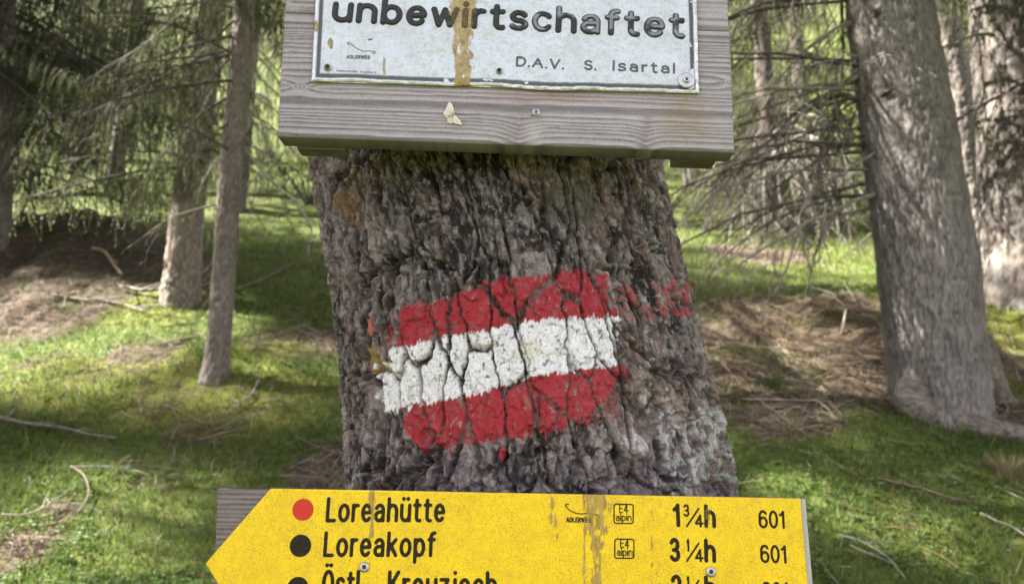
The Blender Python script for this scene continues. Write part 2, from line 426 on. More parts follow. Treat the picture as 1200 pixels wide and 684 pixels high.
# rows run from bottom to top; left border follows the arrow head
tipf = (a_tip[1]-bl[1])/(a_tl[1]-bl[1])
lx = np.where(tt < tipf, bl[0]+(a_tip[0]-bl[0])*tt/tipf, a_tip[0]+(a_tl[0]-a_tip[0])*(tt-tipf)/(1-tipf))
rx = br[0]+(a_tr[0]-br[0])*tt
GX = lx[:, None]+(rx-lx)[:, None]*ss[None]
topz = a_tl[1]+(GX-a_tl[0])/(a_tr[0]-a_tl[0])*(a_tr[1]-a_tl[1]); botz = bl[1]+(GX-bl[0])/(br[0]-bl[0])*(br[1]-bl[1])
GZ = botz+(topz-botz)*tt[:, None]
def yt(text, x0, y0, x1, y1, h, stroke, **k):
    return lay(text, P2(x0, y0, YS), P2(x1, y1, YS), h*YS/F, stroke=stroke*YS/F, **k)
u = YS/F
ink = np.full(GX.shape, .02)
def pt(text, x0, y0, x1, y1, h, stroke, **k):
    sdf(ink, GX, GZ, yt(text, x0, y0, x1, y1, h, stroke, **k), stroke*u/2)
pt('Loreahütte', 382, 611.5, 522, 611.5, 20.8, 4.2, gap=.5, slant=.02)
pt('Loreakopf', 379, 652, 511, 652, 20.8, 4.2, gap=.5, slant=.02)
pt('Östl.', 377, 699, 427, 699.5, 22, 4.3, gap=.5)
pt('Kreuzjoch', 454, 700, 583, 701, 22, 4.3, gap=.5)
for (a, b, c, dy) in ((787, 788.5, 0, 0), (784, 0, 1, 40.5), (785, 0, 2, 84)):
    y0 = 617+dy
    if c == 0: pt('1', 788, y0, 797, y0, 19.5, 4.5)
    elif c == 1: pt('3', 784, y0, 797, y0, 19.5, 4.4)
    else: pt('2', 786, y0, 799, y0, 19.5, 4.4)
    num = '3' if c == 0 else '1'
    pt(num, 800+(4 if num == '1' else 0), y0-12, 807.5, y0-12, 10.5, 2.4)
    sdf(ink, GX, GZ, [np.array([P2(804, y0-1, YS), P2(818, y0-22, YS)])], 1.1*u)
    pt('4', 813.5, y0+.3, 824, y0+.3, 10.8, 2.5)
    pt('h', 824.5, y0+.8, 838.5, y0+1.2, 19.5, 4.5)
    pt('601', 888+c*2, y0+1.2, 919+c*2, y0+2, 14.8, 2.9, gap=.38)
for k in (0, 1):
    dy = 40.6*k
    cx0, cx1, cy0, cy1 = 719.2+k*.8, 741.5+k*.8, 590+dy, 612.5+dy; rr = 2.5
    bx = [P2(*p, YS) for p in ([(cx0+rr, cy0), (cx1-rr, cy0+.3), (cx1-.7, cy0+.8), (cx1, cy0+rr), (cx1, cy1-rr), (cx1-.7, cy1-.7), (cx1-rr, cy1), (cx0+rr, cy1), (cx0+.7, cy1-.7), (cx0, cy1-rr), (cx0, cy0+rr), (cx0+.7, cy0+.7), (cx0+rr, cy0)])]
    sdf(ink, GX, GZ, [np.array(bx)], .8*u)
    pt('E4', 725+k, 600.5+dy, 736+k, 600.8+dy, 7.4, 1.4, gap=.35)
    pt('alpin', 721.3+k, 610+dy, 739.8+k, 610.2+dy, 6.4, 1.3, gap=.4)
pt('ADLERWEG', 663, 611.3, 692.5, 612, 4.6, 1.3, gap=.5)
sw = [P2(*p, YS) for p in ((666, 590.5), (663, 590), (662.5, 592), (667, 597), (674, 600.5), (681, 601.5), (688, 600.5), (696, 602), (701, 603), (702, 605))]
sdf(ink, GX, GZ, [np.array(sw)], .7*u)
dots = np.full(GX.shape, .02); red = dots.copy()
for (cx, cy, arr) in ((356, 596.5, red), (353, 638.5, dots), (350, 688, dots)):
    c = P2(cx, cy, YS); arr[:] = np.minimum(arr, np.hypot(GX-c[0], GZ-c[1])-12*u)
ink = np.minimum(ink, dots)
PX, PY = proj(GX, np.full(GX.shape, YS), GZ)
nn = fbm(PX*.16, PY*.10, 5, 4); n2_ = fbm(PX*.05, PY*.03, 9, 4)
def blob(cx, cy, rx_, ry_): return 1-np.sqrt(((PX-cx)/rx_)**2+((PY-cy)/ry_)**2)
res = np.maximum.reduce([blob(437, 590, 5, 26), blob(436, 622, 6, 14), blob(646.5, 590, 4, 11), blob(645, 607, 3.3, 9), blob(650.5, 610, 2.4, 12), blob(653, 628, 2, 9),
                         np.where(PY < 626, 1-abs(PX-699)/16, .8-abs(PX-700)/(14-(PY-626)*.05)), .9-abs(PX-684.5)/2.2, .3-abs(PX-763)/4, blob(828, 603, 3.5, 16)*.9])
res = res+.55*nn+.25*fbm(PX*.5, PY*.12, 15, 3)
resin = sstep(.22, .38, res)*.9*(1-sstep(.25, .5, fbm(PX*.35, PY*.09, 25, 3)))
edge = np.minimum((GX-lx[:, None])/.001, 99)
Yf = np.full(GX.shape, YS-.0025)-.0006*resin*(.6+.8*np.abs(nn))
Yf -= .0004*n2_
Yf[-1] += .0008; Yf[0] += .0008; Yf[:, 0] += .0008; Yf[:, -1] += .0008
y = NT('yellow_plate_paint')
sp = y.noise(900, 3, .6); sp2 = y.noise(1500, 2, .5); dn = y.noise(30, 4, .6)
spots = y.math('MULTIPLY', y.mr(sp2, .56, .64), y.mr(y.noise(120, 3, .6), .38, .62))
base = y.mix(y.mr(dn, .35, .7), (.85, .585, .005), (.77, .515, .007))
base = y.mix(y.math('MULTIPLY', y.mr(sp, .50, .64), .6), base, (.40, .27, .02))
base = y.mix(y.math('MULTIPLY', spots, .9), base, (.20, .15, .04))
redc = y.mr(y.attr('red'), .00012, -.00012)
inkc = y.mr(y.attr('ink'), .00012, -.00012)
c = y.mix(redc, base, (.52, .03, .012))
blk = y.mix(y.mr(sp, .5, .75), (.022, .017, .012), (.06, .045, .02))
c = y.mix(inkc, c, blk)
rc = y.ramp(y.noise(250, 5, .7, y.coords((1, 1, .3))), [(.3, (.13, .08, .02)), (.55, (.33, .22, .07)), (.8, (.56, .42, .17))])
c = y.mix(y.math('MULTIPLY', y.attr('resin'), .9), c, rc)
y.bump(sp2, .0002, .5)
M_yellow = y.out(c, .55, 0., y.mr(inkc, 0., 1., .3, .08))
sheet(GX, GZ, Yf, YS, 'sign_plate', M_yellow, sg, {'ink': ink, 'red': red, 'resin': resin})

# wood with ring relief
def wood(GX, GZ, knots, phase, base, fr=170., seed=0, dips=()):
    z = GZ.copy()
    for (kx, kz, rx_, rz, a) in knots:
        d = np.sqrt(((GX-kx)/rx_)**2+((GZ-kz)/rz)**2); z = z+np.sign(GZ-kz)*a*np.exp(-d*d*.9)*(1-np.exp(-d*3))
    for (kx, w1, a, kz, hz) in dips:
        z = z+a*np.exp(-np.abs((GX-kx)/w1)**1.5)*np.exp(-((GZ-kz)/hz)**2)
    z = z+.0013*fbm(GX*6, GZ*25, seed+1, 3)+.0005*fbm(GX*60, GZ*200, seed+2, 2)
    ph = z*fr+1.3*vn(z*60, z*0, seed+3)+phase
    f = ph-np.floor(ph); ring = sstep(.05, .75, f)*(1-sstep(.82, .98, f))        # 1 = hard late wood
    for (kx, kz, rx_, rz, a) in knots:
        d = np.sqrt(((GX-kx)/rx_)**2+((GZ-kz)/rz)**2)*(1+.15*fbm(GX*300, GZ*300, seed+9, 2))
        k = 1-sstep(.45, .75, d); ring = ring*(1-k)+k*(.5+.5*np.sin(d*22))
    fib = fbm(GX*45, GZ*1600, seed+5, 3); pit = sstep(.45, .8, fbm(GX*260, GZ*900, seed+6, 2))
    hgt = .0006*ring+.00012*fib-.0003*pit+.0002*fbm(GX*20, GZ*90, seed+8, 2)
    tone = 1.12-.60*ring**2+.18*fib-.2*pit+.16*fbm(GX*5, GZ*30, seed+7, 3)
    col = np.array(base)[None, None]*tone[..., None]
    return hgt, np.clip(col, .02, .9), ring
def grid(x0, x1, z0, z1, st):
    return np.meshgrid(np.linspace(x0, x1, max(2, int((x1-x0)/st))), np.linspace(z0, z1, max(2, int((z1-z0)/st))))
# board behind the yellow plate
b0 = P2(255, 572, YS+.001); b1 = P2(943.5, 584.5, YS+.001); b2 = P2(249, 752, YS+.001); b3 = P2(958, 752, YS+.001)
S_, T_ = np.meshgrid(np.linspace(0, 1, 380), np.linspace(0, 1, 90))
bx = (b2[0]+(b0[0]-b2[0])*T_)*(1-S_)+(b3[0]+(b1[0]-b3[0])*T_)*S_
bz = (b2[1]+(b0[1]-b2[1])*T_)*(1-S_)+(b3[1]+(b1[1]-b3[1])*T_)*S_
hg, colr, _ = wood(bx, bz, [], .3, (.20, .17, .155), 260, 40)
endgrain = sstep(b1[0]-.006, b1[0]-.003, bx)
colr = colr*(1-endgrain[..., None])+endgrain[..., None]*np.array([.42, .40, .38])
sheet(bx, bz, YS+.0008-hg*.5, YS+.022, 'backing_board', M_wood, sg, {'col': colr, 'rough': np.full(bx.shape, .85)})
screw(sg, 427, 664, YS-.0032, .0043); screw(sg, 833, 669.5, YS-.0032, .0043)

# ------------------------------------------------------------------ the upper board with the metal plate
YB = .655
sb = thing('hut_sign', at(595, 60, YB+.02), 'weathered plank sign board with an embossed white metal plate at the top of the trunk', 'sign')
def plank(x0b, x1b, x0t, x1t, zb0, zb1, zt0, zt1, seed, knots, dips, ph, yo=0., fr=170, stains=False):
    nxx = int((x1b-x0b)/.0011); nzz = int((zt0-zb0)/(.0009 if seed == 11 else .0025))
    S, T = np.meshgrid(np.linspace(0, 1, nxx), np.linspace(0, 1, nzz))
    xx = (x0b+(x0t-x0b)*T)*(1-S)+(x1b+(x1t-x1b)*T)*S
    zb = zb0+(zb1-zb0)*S; zt = zt0+(zt1-zt0)*S; zz = zb+(zt-zb)*T
    tl = (zb1-zb0)/(x1b-x0b)
    h_, c_, r_ = wood(xx, zz-tl*(xx-x0b), knots, ph, (.315, .283, .282), fr, seed, dips)
    ex, ez = proj(xx, np.full(xx.shape, YB), zz)
    if stains:
        st = np.exp(-((ex-803)/26)**2-((ez-140)/30)**2)*(.6+.4*fbm(ex*.1, ez*.1, 3)); c_ = c_*(1-st[..., None])+st[..., None]*np.array([.27, .20, .10])*(1.1-.4*r_[..., None])
        st = np.exp(-((ex-603)/13-(ez-150)*-.028)**2)*sstep(112, 125, ez)*.75; st = np.clip(st, 0, 1)*(.6+.5*fbm(ex*.25, ez*.1, 13))
        c_ = c_*(1-.6*st[..., None])+.6*st[..., None]*np.array([.13, .10, .085])
        st = np.exp(-((ex-757)/6-(ez-150)*-.03)**2)*sstep(130, 140, ez)*.6
        c_ = c_*(1-.6*st[..., None])+.6*st[..., None]*np.array([.14, .11, .10])
        st = np.exp(-((ex-640)/70)**2-((ez-114)/6)**2)*.35; c_ = c_*(1-st[..., None])+st[..., None]*np.array([.30, .12, .10])
        st = np.exp(-((ex-626)/9)**2-((ez-158)/15)**2)*.6; c_ = c_*(1-st[..., None])+st[..., None]*np.array([.42, .38, .36])
    e = np.minimum(np.minimum(S*(x1b-x0b), (1-S)*(x1b-x0b)), np.minimum(T, 1-T)*(zt0-zb0))
    yf = YB+yo-h_+.0016*(1-sstep(0, .0018, e))
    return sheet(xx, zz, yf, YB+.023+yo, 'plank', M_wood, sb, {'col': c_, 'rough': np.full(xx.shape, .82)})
pb0 = P2(325, 159.5, YB); pb1 = P2(861, 178.5, YB); pt0 = P2(333, 14.5, YB); pt1 = P2(855.5, 36.5, YB)
k1 = P2(352, 102, YB); k2 = P2(856, 97, YB)
tl = (pb1[1]-pb0[1])/(pb1[0]-pb0[0])
def loc(k): return (k[0], k[1]-tl*(k[0]-pb0[0]))
kk1 = loc(k1); kk2 = loc(k2); kd1 = loc(P2(608, 165, YB)); kd2 = loc(P2(757, 172, YB))
plank(pb0[0], pb1[0], pt0[0], pt1[0], pb0[1], pb1[1], pt0[1], pt1[1], 11, [(kk1[0], kk1[1], .012, .007, .006), (kk2[0], kk2[1], .010, .006, .005)],
      [(kd1[0], .016, .008, kd1[1], .022), (kd2[0], .010, .0055, kd2[1], .020)], .2, fr=205, stains=True)
g2 = .0012
q0 = P2(340, -115, YB); q1 = P2(850, -95, YB)
plank(pt0[0]+.0004, pt1[0]-.0006, q0[0], q1[0], pt0[1]+g2, pt1[1]+g2, q0[1], q1[1], 23, [], [], .6, .0008, 210)
q2 = P2(345, -270, YB); q3 = P2(846, -250, YB)
plank(q0[0], q1[0], q2[0], q3[0], q0[1]+g2, q1[1]+g2, q2[1], q3[1], 37, [], [], .1, .0003, 190)
for (xa, xb, ya, yb) in ((348, 404, 166, 168), (790, 839, 180, 181.5)):       # battens screwed across the back
    m = MB(); A = at(xa, ya+8, YB+.024); B = at(xb, yb+8, YB+.024); ztop = P2(600, -255, YB)[1]
    v = []
    for yy in (YB+.0245, YB+.043):
        v += [(A[0], yy, A[2]), (B[0], yy, B[2]), (B[0]-.004, yy, ztop), (A[0]+.004, yy, ztop)]
    m.add(v, None, [[0, 1, 2, 3], [7, 6, 5, 4], [0, 4, 5, 1], [1, 5, 6, 2], [2, 6, 7, 3], [3, 7, 4, 0]])
    link('batten', m.mesh('batten', False), mat_simple('batten_wood', [(.3, (.10, .085, .07)), (.7, (.22, .19, .16))], 60, .001, .85, vec=(1, 1, .1)), sb)

# metal plate
YM = YB-.0035
m0 = P2(365, 94.5, YM); m1 = P2(819.5, 110, YM); m2 = P2(374.5, -105, YM); m3 = P2(814, -90, YM)
nxx = int((m1[0]-m0[0])/.00062); nzz = int((m2[1]-m0[1])/.00062)
# finer rows in the part one can see
S, T = np.meshgrid(np.linspace(0, 1, nxx), np.concatenate([np.linspace(0, .55, int(nzz*.55), endpoint=False), np.linspace(.55, 1, 40)]))
GX = (m0[0]+(m2[0]-m0[0])*T)*(1-S)+(m1[0]+(m3[0]-m1[0])*T)*S
zb = m0[1]+(m1[1]-m0[1])*S; zt = m2[1]+(m3[1]-m2[1])*S
u = YM/F
wav = (1-sstep(0, .10, T))*u*(1.6*fbm(S*9, S*0, 3, 3)+1.5*np.exp(-((S-.46)/.05)**2)-2.2*np.exp(-((S-.62)/.1)**2))
GZ = zb+(zt-zb)*T+wav
EL = S*(m1[0]-m0[0]); ER = (1-S)*(m1[0]-m0[0]); EB = T*(m2[1]-m0[1]); ET = (1-T)*(m2[1]-m0[1])
E = np.minimum(np.minimum(EL, ER), np.minimum(EB, ET))/u          # distance to the plate edge in picture pixels
ink = np.full(GX.shape, .02)
def pm(text, x0, y0, x1, y1, h, st, arr=ink, **k):
    sdf(arr, GX, GZ, lay(text, P2(x0, y0, YM), P2(x1, y1, YM), h*YM/F, stroke=st*YM/F, **k), st*u/2)
big = np.full(GX.shape, .02); mid = big.copy(); tiny = big.copy()
pm('unbewirtschaftet', 387.5, 26.5, 803, 46.5, 30.5, 8.3, big, gap=.46)
pm('D.A.V.', 604, 78.5, 661, 82, 14.6/1.42+1.2, 3.1, mid, gap=.42)
pm('S.', 684, 82.5, 699, 83.2, 14.6/1.42+1.2, 3.1, mid, gap=.45)
pm('Isartal', 717.5, 84, 791, 87.5, 12.2, 3.0, mid, gap=.55)
pm('ADLERWEG', 405.5, 69.2, 434, 70, 4.4, 1.4, tiny, gap=.5)
pm('Eisenschilder Augsburg', 394, 84.5, 441, 86.5, 2.8, .8, tiny, gap=.5)
sw = [P2(*p, YM) for p in ((409, 53.5), (407, 51), (408.5, 50), (412, 52.5), (418, 57), (425, 60.5), (431, 60), (437, 60.5), (440, 61), (439, 63), (436, 62.5))]
sdf(tiny, GX, GZ, [np.array(sw)], .7*u)
sdf(tiny, GX, GZ, [np.array([P2(*p, YM) for p in ((431, 46), (437, 45.5), (433, 47.5), (431, 46))])], .7*u)
def rect(a, b, c, d): return [np.array([P2(*p, YM) for p in ((a, b), (c, b+.6), (c, d+.6), (a, d), (a, b))])]
stick = np.full(GX.shape, .02); sdf(stick, GX, GZ, rect(400, 42.5, 443, 73), .35*u); sdf(stick, GX, GZ, rect(391, 80, 443, 87.6), .35*u)
PX, PY = proj(GX, np.full(GX.shape, YM), GZ)
n1_ = fbm(PX*.11, PY*.09, 5, 4); n2_ = fbm(PX*.4, PY*.3, 8, 3)
rs = np.maximum.reduce([1-np.abs(PX-(541+.02*PY))/np.where(PY < 30, 17, 15), blob.__call__(0, 0, 1, 1)*0-9 if False else np.full(GX.shape, -9.),
     1-np.sqrt(((PX-387)/4)**2+((PY-53)/8)**2), 1-np.sqrt(((PX-450)/2.5)**2+((PY-78)/12)**2), 1-np.sqrt(((PX-370)/3)**2+((PY-30)/9)**2)])
rs = rs+.6*n1_+.3*fbm(PX*.2, PY*.07, 31, 3)
holes = sstep(.30, .5, fbm(PX*.16, PY*.09, 44, 3))*sstep(25, 45, PY)*sstep(.1, .6, rs)
resin = sstep(.15, .35, rs)*(1-holes)
dent = fbm(GX*22, GZ*22, 71, 3)
bigs = 1-sstep(-.0016, .0002, big)
hgt = .0016*bigs+.0007*(1-sstep(-.0007, .0002, mid))+.0008*dent+.0005*resin*(.6+n2_)+.00035*fbm(GX*160, GZ*160, 81, 3)*(1+2*sstep(.0, .5, S))
rim = (1-sstep(4.2, 5.6, E)); groove = sstep(4.5, 6, E)*(1-sstep(9.5, 11.5, E))
hgt += .0010*sstep(0, 3, E)*(1-sstep(3.5, 5.5, E)) - .0006*groove
hgt += (1-sstep(0, 14, EB/u))*(.0022*np.maximum(0, fbm(S*11, T*0, 91, 3))*sstep(.3, .5, S))
worn = sstep(.0, .3, fbm(GX*55, GZ*70, 101, 4)+.9*sstep(.46, .62, S)-.75)
wear2 = sstep(-.0030, -.0022, -np.abs(big+.0028)*1.0-.0)*worn
Yf = YM-hgt
p = NT('embossed_plate')
f9 = p.noise(700, 4, .65); f8 = p.noise(140, 5, .7); f7 = p.noise(36, 4, .6)
white = p.mix(p.mr(f7, .4, .65), (.57, .61, .67), (.50, .53, .57))
white = p.mix(p.math('MULTIPLY', p.mr(f8, .5, .68), .75), white, (.42, .43, .38))
white = p.mix(p.math('MULTIPLY', p.mr(f9, .57, .66), .7), white, (.16, .17, .13))
white = p.mix(p.math('MULTIPLY', p.mr(p.noise(60, 5, .7), .6, .7), .5), white, (.33, .34, .17))
alu = p.ramp(f8, [(.3, (.42, .43, .40)), (.7, (.74, .75, .72))])
blk = p.ramp(f9, [(.35, (.016, .017, .018)), (.75, (.07, .07, .065))])
c = p.mix(p.attr('rim'), white, alu)
c = p.mix(p.mr(p.attr('stick'), .0003, -.0001, 0., .55), c, (.40, .40, .36))
c = p.mix(p.attr('groove'), c, blk)
c = p.mix(p.mr(p.attr('mid'), .00015, -.0002, 0., .92), c, blk)
c = p.mix(p.mr(p.attr('tiny'), .0002, -.0002, 0., .9), c, (.03, .03, .03))
inkm = p.math('MULTIPLY', p.mr(p.attr('big'), .00015, -.0002), p.mr(p.attr('wear'), 0., 1., 1., .62))
c = p.mix(inkm, c, blk)
rc = p.ramp(p.noise(160, 5, .7), [(.3, (.13, .085, .02)), (.5, (.30, .21, .06)), (.75, (.48, .37, .15))])
rc = p.mix(p.math('MULTIPLY', p.mr(p.attr('big'), .00015, -.0002), .75), rc, (.05, .038, .02))
c = p.mix(p.attr('resin'), c, rc)
p.bump(f9, .00025, .6)
me_ = p.math('MULTIPLY', p.attr('rim'), .7)
M_plate = p.out(c, p.mr(f8, .3, .7, .3, .5), me_, p.mr(inkm, 0., 1., .5, .15))
wear = np.clip(worn*sstep(.0012, .0020, -big)*.9+.0, 0, 1)*sstep(.38, .5, S)+.8*sstep(.25, .5, fbm(GX*90, GZ*90, 111, 3))*sstep(.45, .5, S)*bigs*.5
sheet(GX, GZ, Yf, YM+.0012, 'metal_plate', M_plate, sb,
      {'rim': rim, 'groove': groove*.95, 'stick': stick, 'mid': mid, 'tiny': tiny, 'big': big, 'wear': np.clip(wear, 0, 1), 'resin': resin*.95})
screw(sb, 384, 79, YM-.0010, .0038, sock=.6); screw(sb, 585, 83.5, YM-.0008, .0032, sock=.62)
screw(sb, 804, 94.5, YM-.0006, .0034, washer=.0079, name='screw')
# bent ring screw on the plank
m = MB(); c = at(628.3, 131.5, YB-.004); t = np.linspace(0, 2*np.pi, 17)
m.tube(np.stack([c[0]+.0027*np.cos(t), c[1]+0*t, c[2]+.0027*np.sin(t)], -1), .0010, 7, False)
m.tube([c+np.array([-.0022, .001, -.0006]), c+np.array([-.0040, .0036, -.0014]), c+np.array([-.0045, .007, -.0015])], .0010, 7)
link('ring_screw', m.mesh('ring_screw'), M_steel, sb)

# ------------------------------------------------------------------ moth
c0 = at(531, 133, YB-.001)
mo = thing('moth', c0, 'small cream moth resting with open wings on the lower plank', 'moth')
M_moth = mat_simple('moth_wing', [(.3, (.52, .45, .33)), (.7, (.74, .68, .56))], 800, .0002, .8, vec=(.5, 1, 1.6))
M_mbody = mat_simple('moth_body', [(.3, (.45, .37, .26)), (.7, (.62, .54, .40))], 900, .0003, .9)
W = {'forewing': [[(531.5, 131.5), (531.8, 127), (529.8, 122), (526.8, 119), (525, 121), (523.2, 125), (521.6, 129), (525, 131)],
                  [(531.8, 133), (535, 136.5), (539, 141), (541.6, 146), (538, 146), (533.5, 145), (530.6, 143.4), (530.5, 138)]],
     'hindwing': [[(530.5, 132.5), (525, 131), (521.6, 128.6), (519.6, 131.5), (520.2, 135), (522.6, 137.6), (524, 138.2), (527.5, 136)],
                  [(531, 133.5), (527.5, 136), (524, 138.2), (523.9, 141), (526, 143.6), (529, 144.8), (531, 144), (530.5, 138)]]}
for nm, lst in W.items():
    for k, poly in enumerate(lst):
        V = np.array([at(a, b, YB-(.0026 if nm == 'forewing' else .0018)) for a, b in poly]); cen = V.mean(0); cen[1] -= .0006
        V[1:, 1] += .0004*np.arange(len(V)-1) % .0009; n = len(V)
        VV = np.vstack([V, [cen], V+[0, .0003, 0], [cen+[0, .0003, 0]]])
        f = [[i, (i+1) % n, n] for i in range(n)]+[[n+1+(i+1) % n, n+1+i, 2*n+1] for i in range(n)]
        link(nm, mesh_np(nm, VV, [f, [[i, n+1+i, n+1+(i+1) % n, (i+1) % n] for i in range(n)]], False), M_moth, mo)
m = MB(); m.tube([at(533.2, 130.3, YB-.003), at(532, 131.5, YB-.0036), at(530, 133.4, YB-.0038), at(527, 135.6, YB-.0035), at(524.5, 137.4, YB-.003)], [.0005, .0011, .0012, .0009, .0003], 8)
link('body', m.mesh('body'), M_mbody, mo)
m = MB()
for q in ((535.8, 128.2), (533.8, 126.6)): m.tube([at(533, 130.4, YB-.003), at((533+q[0])/2+.3, (130.4+q[1])/2, YB-.0034), at(*q, YB-.0026)], .00016, 4)
link('antennae', m.mesh('antennae'), M_mbody, mo)

# ------------------------------------------------------------------ the main trunk
sil = [(178, 361, 772), (230, 369, 782), (290, 378, 797), (340, 386, 808), (380, 391, 818), (440, 397, 832), (500, 402, 847), (540, 404, 855), (575, 406, 862)]
FRONT = .703; rows = []
for (py, l, r) in sil:
    d1 = ray(l, py); d2 = ray(r, py); a1 = math.atan2(d1[0], d1[1]); a2 = math.atan2(d2[0], d2[1])
    am, hh = (a1+a2)/2, (a2-a1)/2
    D = (FRONT+.008)/(math.cos(am)-math.sin(hh)); rr_ = D*math.sin(hh)
    z = at((l+r)/2, py, D*math.cos(hh)*math.cos(am))[2]
    rows.append((z, D*math.sin(am), D*math.cos(am), rr_))
rows = np.array(sorted(rows)); zt, zb = rows[-1, 0], rows[0, 0]
ext = [(-.2, .235+.015, rows[0, 2]+.02, .34), (.3, .20, rows[0, 2]+.015, .29), (.75, .13, rows[0, 2]+.01, .245), (1.1, .07, rows[0, 2], .232)]
ext = [e for e in ext if e[0] < zb-.05]
x0 = rows[0, 1]; ext = [(z, x0+(zb-z)*.12, y_, r_) for (z, _, y_, r_) in ext]
top = [(zt+.35, rows[-1, 1]-.045, rows[-1, 2]+.01, .185), (zt+1.2, rows[-1, 1]-.09, rows[-1, 2]+.06, .165), (zt+3, rows[-1, 1]-.12, rows[-1, 2]+.15, .14), (10, rows[-1, 1]-.1, rows[-1, 2]+.3, .05), (13, rows[-1, 1]-.1, rows[-1, 2]+.3, .01)]
TR = np.array(ext+rows.tolist()+top)
zl = at(600, 598, .80)[2]; zh = at(600, 158, .90)[2]
zz = np.concatenate([np.linspace(-.15, zl, 26, endpoint=False), np.linspace(zl, zh, int((zh-zl)/.00105), endpoint=False), np.linspace(zh, zh+.5, 24, endpoint=False), np.linspace(zh+.5, 12.9, 34)])
ph = np.concatenate([np.linspace(-math.pi, -1.75, 60, endpoint=False), np.linspace(-1.75, 1.75, 790, endpoint=False), np.linspace(1.75, math.pi, 61)])
PH, ZZ = np.meshgrid(ph, zz); U = PH*.21; Vv = ZZ
# bark relief
sh = U+.25*(Vv-1.6)*sstep(-.05, .25, U)*.6
jag = .0016*fbm(U*240, Vv*200, 206, 3)
wu = sh+.0085*fbm(U*24, Vv*11, 201, 3)+.0030*fbm(U*95, Vv*60, 205, 3)+jag; wv = Vv+.016*fbm(U*17, Vv*17, 203, 3)+.004*fbm(U*100, Vv*90, 207, 3)+jag
var = .5+.5*fbm(U*13, Vv*9, 209, 3)
f1, f2, cid, ox, oy = worley(wu/.031, wv/.105, 11)
crack = (f2-f1)*.031                                     # metres from the seam of two plates, roughly
deep = (1-sstep(.0003, .0018+.0034*np.clip(var, 0, 1)**1.5, crack))*sstep(.02, .28, var+.25*(cid-.5))
F1, F2, CID, _, _ = worley(wu/.085+5, wv/.24, 61)
DEEP = 1-sstep(.0005, .0044, (F2-F1)*.085)
f1m, f2m, cm, oxm, oym = worley(wu/.0125+3.7*cid, wv/.0300, 23)
crm = (f2m-f1m)*.0125; cr2 = (1-sstep(0, .0011, crm))*sstep(.3, .45, cm)
f1s, f2s, cs, oxs, oys = worley(wu/.0052+cm*5, wv/.0105, 37)
f1t, f2t, ct, oxt, oyt = worley(wu/.0030+cs*7, wv/.0036, 47)
ridge = 1-np.abs(fbm(wu*100, wv*24, 221, 4))*2.4
hgt = -.0108*deep*(.45+.8*np.clip(var, 0, 1))-.0100*DEEP+.0050*(cid-.5)
hgt += .0046*(cm-.5)+.0022*oym+.0042*oxm*(cid-.5)-.0028*cr2                # scales overlap like shingles: lower edges stand off
hgt += .0024*(cs-.5)+.0010*oys+.0022*oxs*(cm-.5)
hgt += .0009*(ct-.5)+.0007*oyt
rg = sstep(-.1, .4, fbm(U*12, Vv*9, 233, 2)); hgt += .0036*(ridge-.5)*(.35+.9*rg)
hgt += .0010*fbm(U*45, Vv*30, 211, 4)+.0011*fbm(U*280, Vv*220, 213, 4)+.0042*fbm(U*9, Vv*5, 217, 2)
deep = np.maximum(deep, DEEP)
# round scars of fallen flakes and knots
Xc = np.interp(ZZ, TR[:, 0], TR[:, 1]); Yc = np.interp(ZZ, TR[:, 0], TR[:, 2]); Rc = np.interp(ZZ, TR[:, 0], TR[:, 3])
PX, PY = proj(Xc+Rc*np.sin(PH), Yc-Rc*np.cos(PH), ZZ)
back = np.cos(PH) < -.05; PX = np.where(back, -999, PX)
for (cx, cy, ra, am_) in ((580, 256, 13, .003), (503, 512, 17, .010), (711, 520, 10, .004), (738, 458, 20, -.006), (765, 476, 16, -.006), (800, 552, 11, .003), (640, 232, 12, .004), (692, 238, 18, -.004), (726, 572, 12, .003), (432, 425, 13, -.009), (745, 540, 12, .003), (628, 205, 14, .003), (415, 245, 20, -.006)):
    d = np.hypot(PX-cx, (PY-cy))/ra*(1+.12*fbm(PX*.1, PY*.1, int(cx), 2)); k = np.exp(-d**4)
    hgt = hgt*(1-.55*k)+am_*k*(-np.exp(-(d/.45)**2)+np.exp(-((d-.8)/.2)**2)) if am_ > 0 else hgt+am_*k
hf = hgt.copy()
hgt = np.clip(hgt, -.024, .010)
# colours
fine = fbm(U*150, Vv*120, 301, 4); med = fbm(U*35, Vv*28, 303, 4)
tone = .122*(1+.7*(cm-.5)+.7*med+.8*fine+.6*(cs-.5)+.4*(ct-.5)+.55*(cid-.5)+.9*(ridge-.6)*(.3+rg))
tone = np.clip(tone, .018, .45)
grey = np.stack([tone*1.14, tone*.94, tone*.86], -1)
brn = np.stack([tone*.95, tone*.68, tone*.55], -1)
kb = np.clip(sstep(-.1, .4, fbm(U*16, Vv*12, 305, 3)+.6*(cid-.5)+.3*(cs-.5))*.9+.5*sstep(-.004, -.012, hgt), 0, 1)[..., None]
col = grey*(1-kb)+brn*kb
def over(col, m_, c): m_ = np.clip(m_, 0, 1)[..., None]; return col*(1-m_)+np.array(c)*m_
def pb(cx, cy, rx_, ry_, s=1.2): return np.exp(-(((PX-cx)/rx_)**2+((PY-cy)/ry_)**2)**s)
fl = sstep(.22, .42, fbm(wu*340, wv*170, 361, 3)+.35*(cs-.5)); col = over(col, .6*fl, (.30, .26, .235))
dk = sstep(.22, .45, fbm(wu*230, wv*90, 363, 3)-.3*(cm-.5)); col = over(col, .6*dk, (.035, .026, .022))
nz1 = fbm(PX*.06, PY*.05, 311, 4); nz2 = fbm(PX*.22, PY*.18, 313, 3)
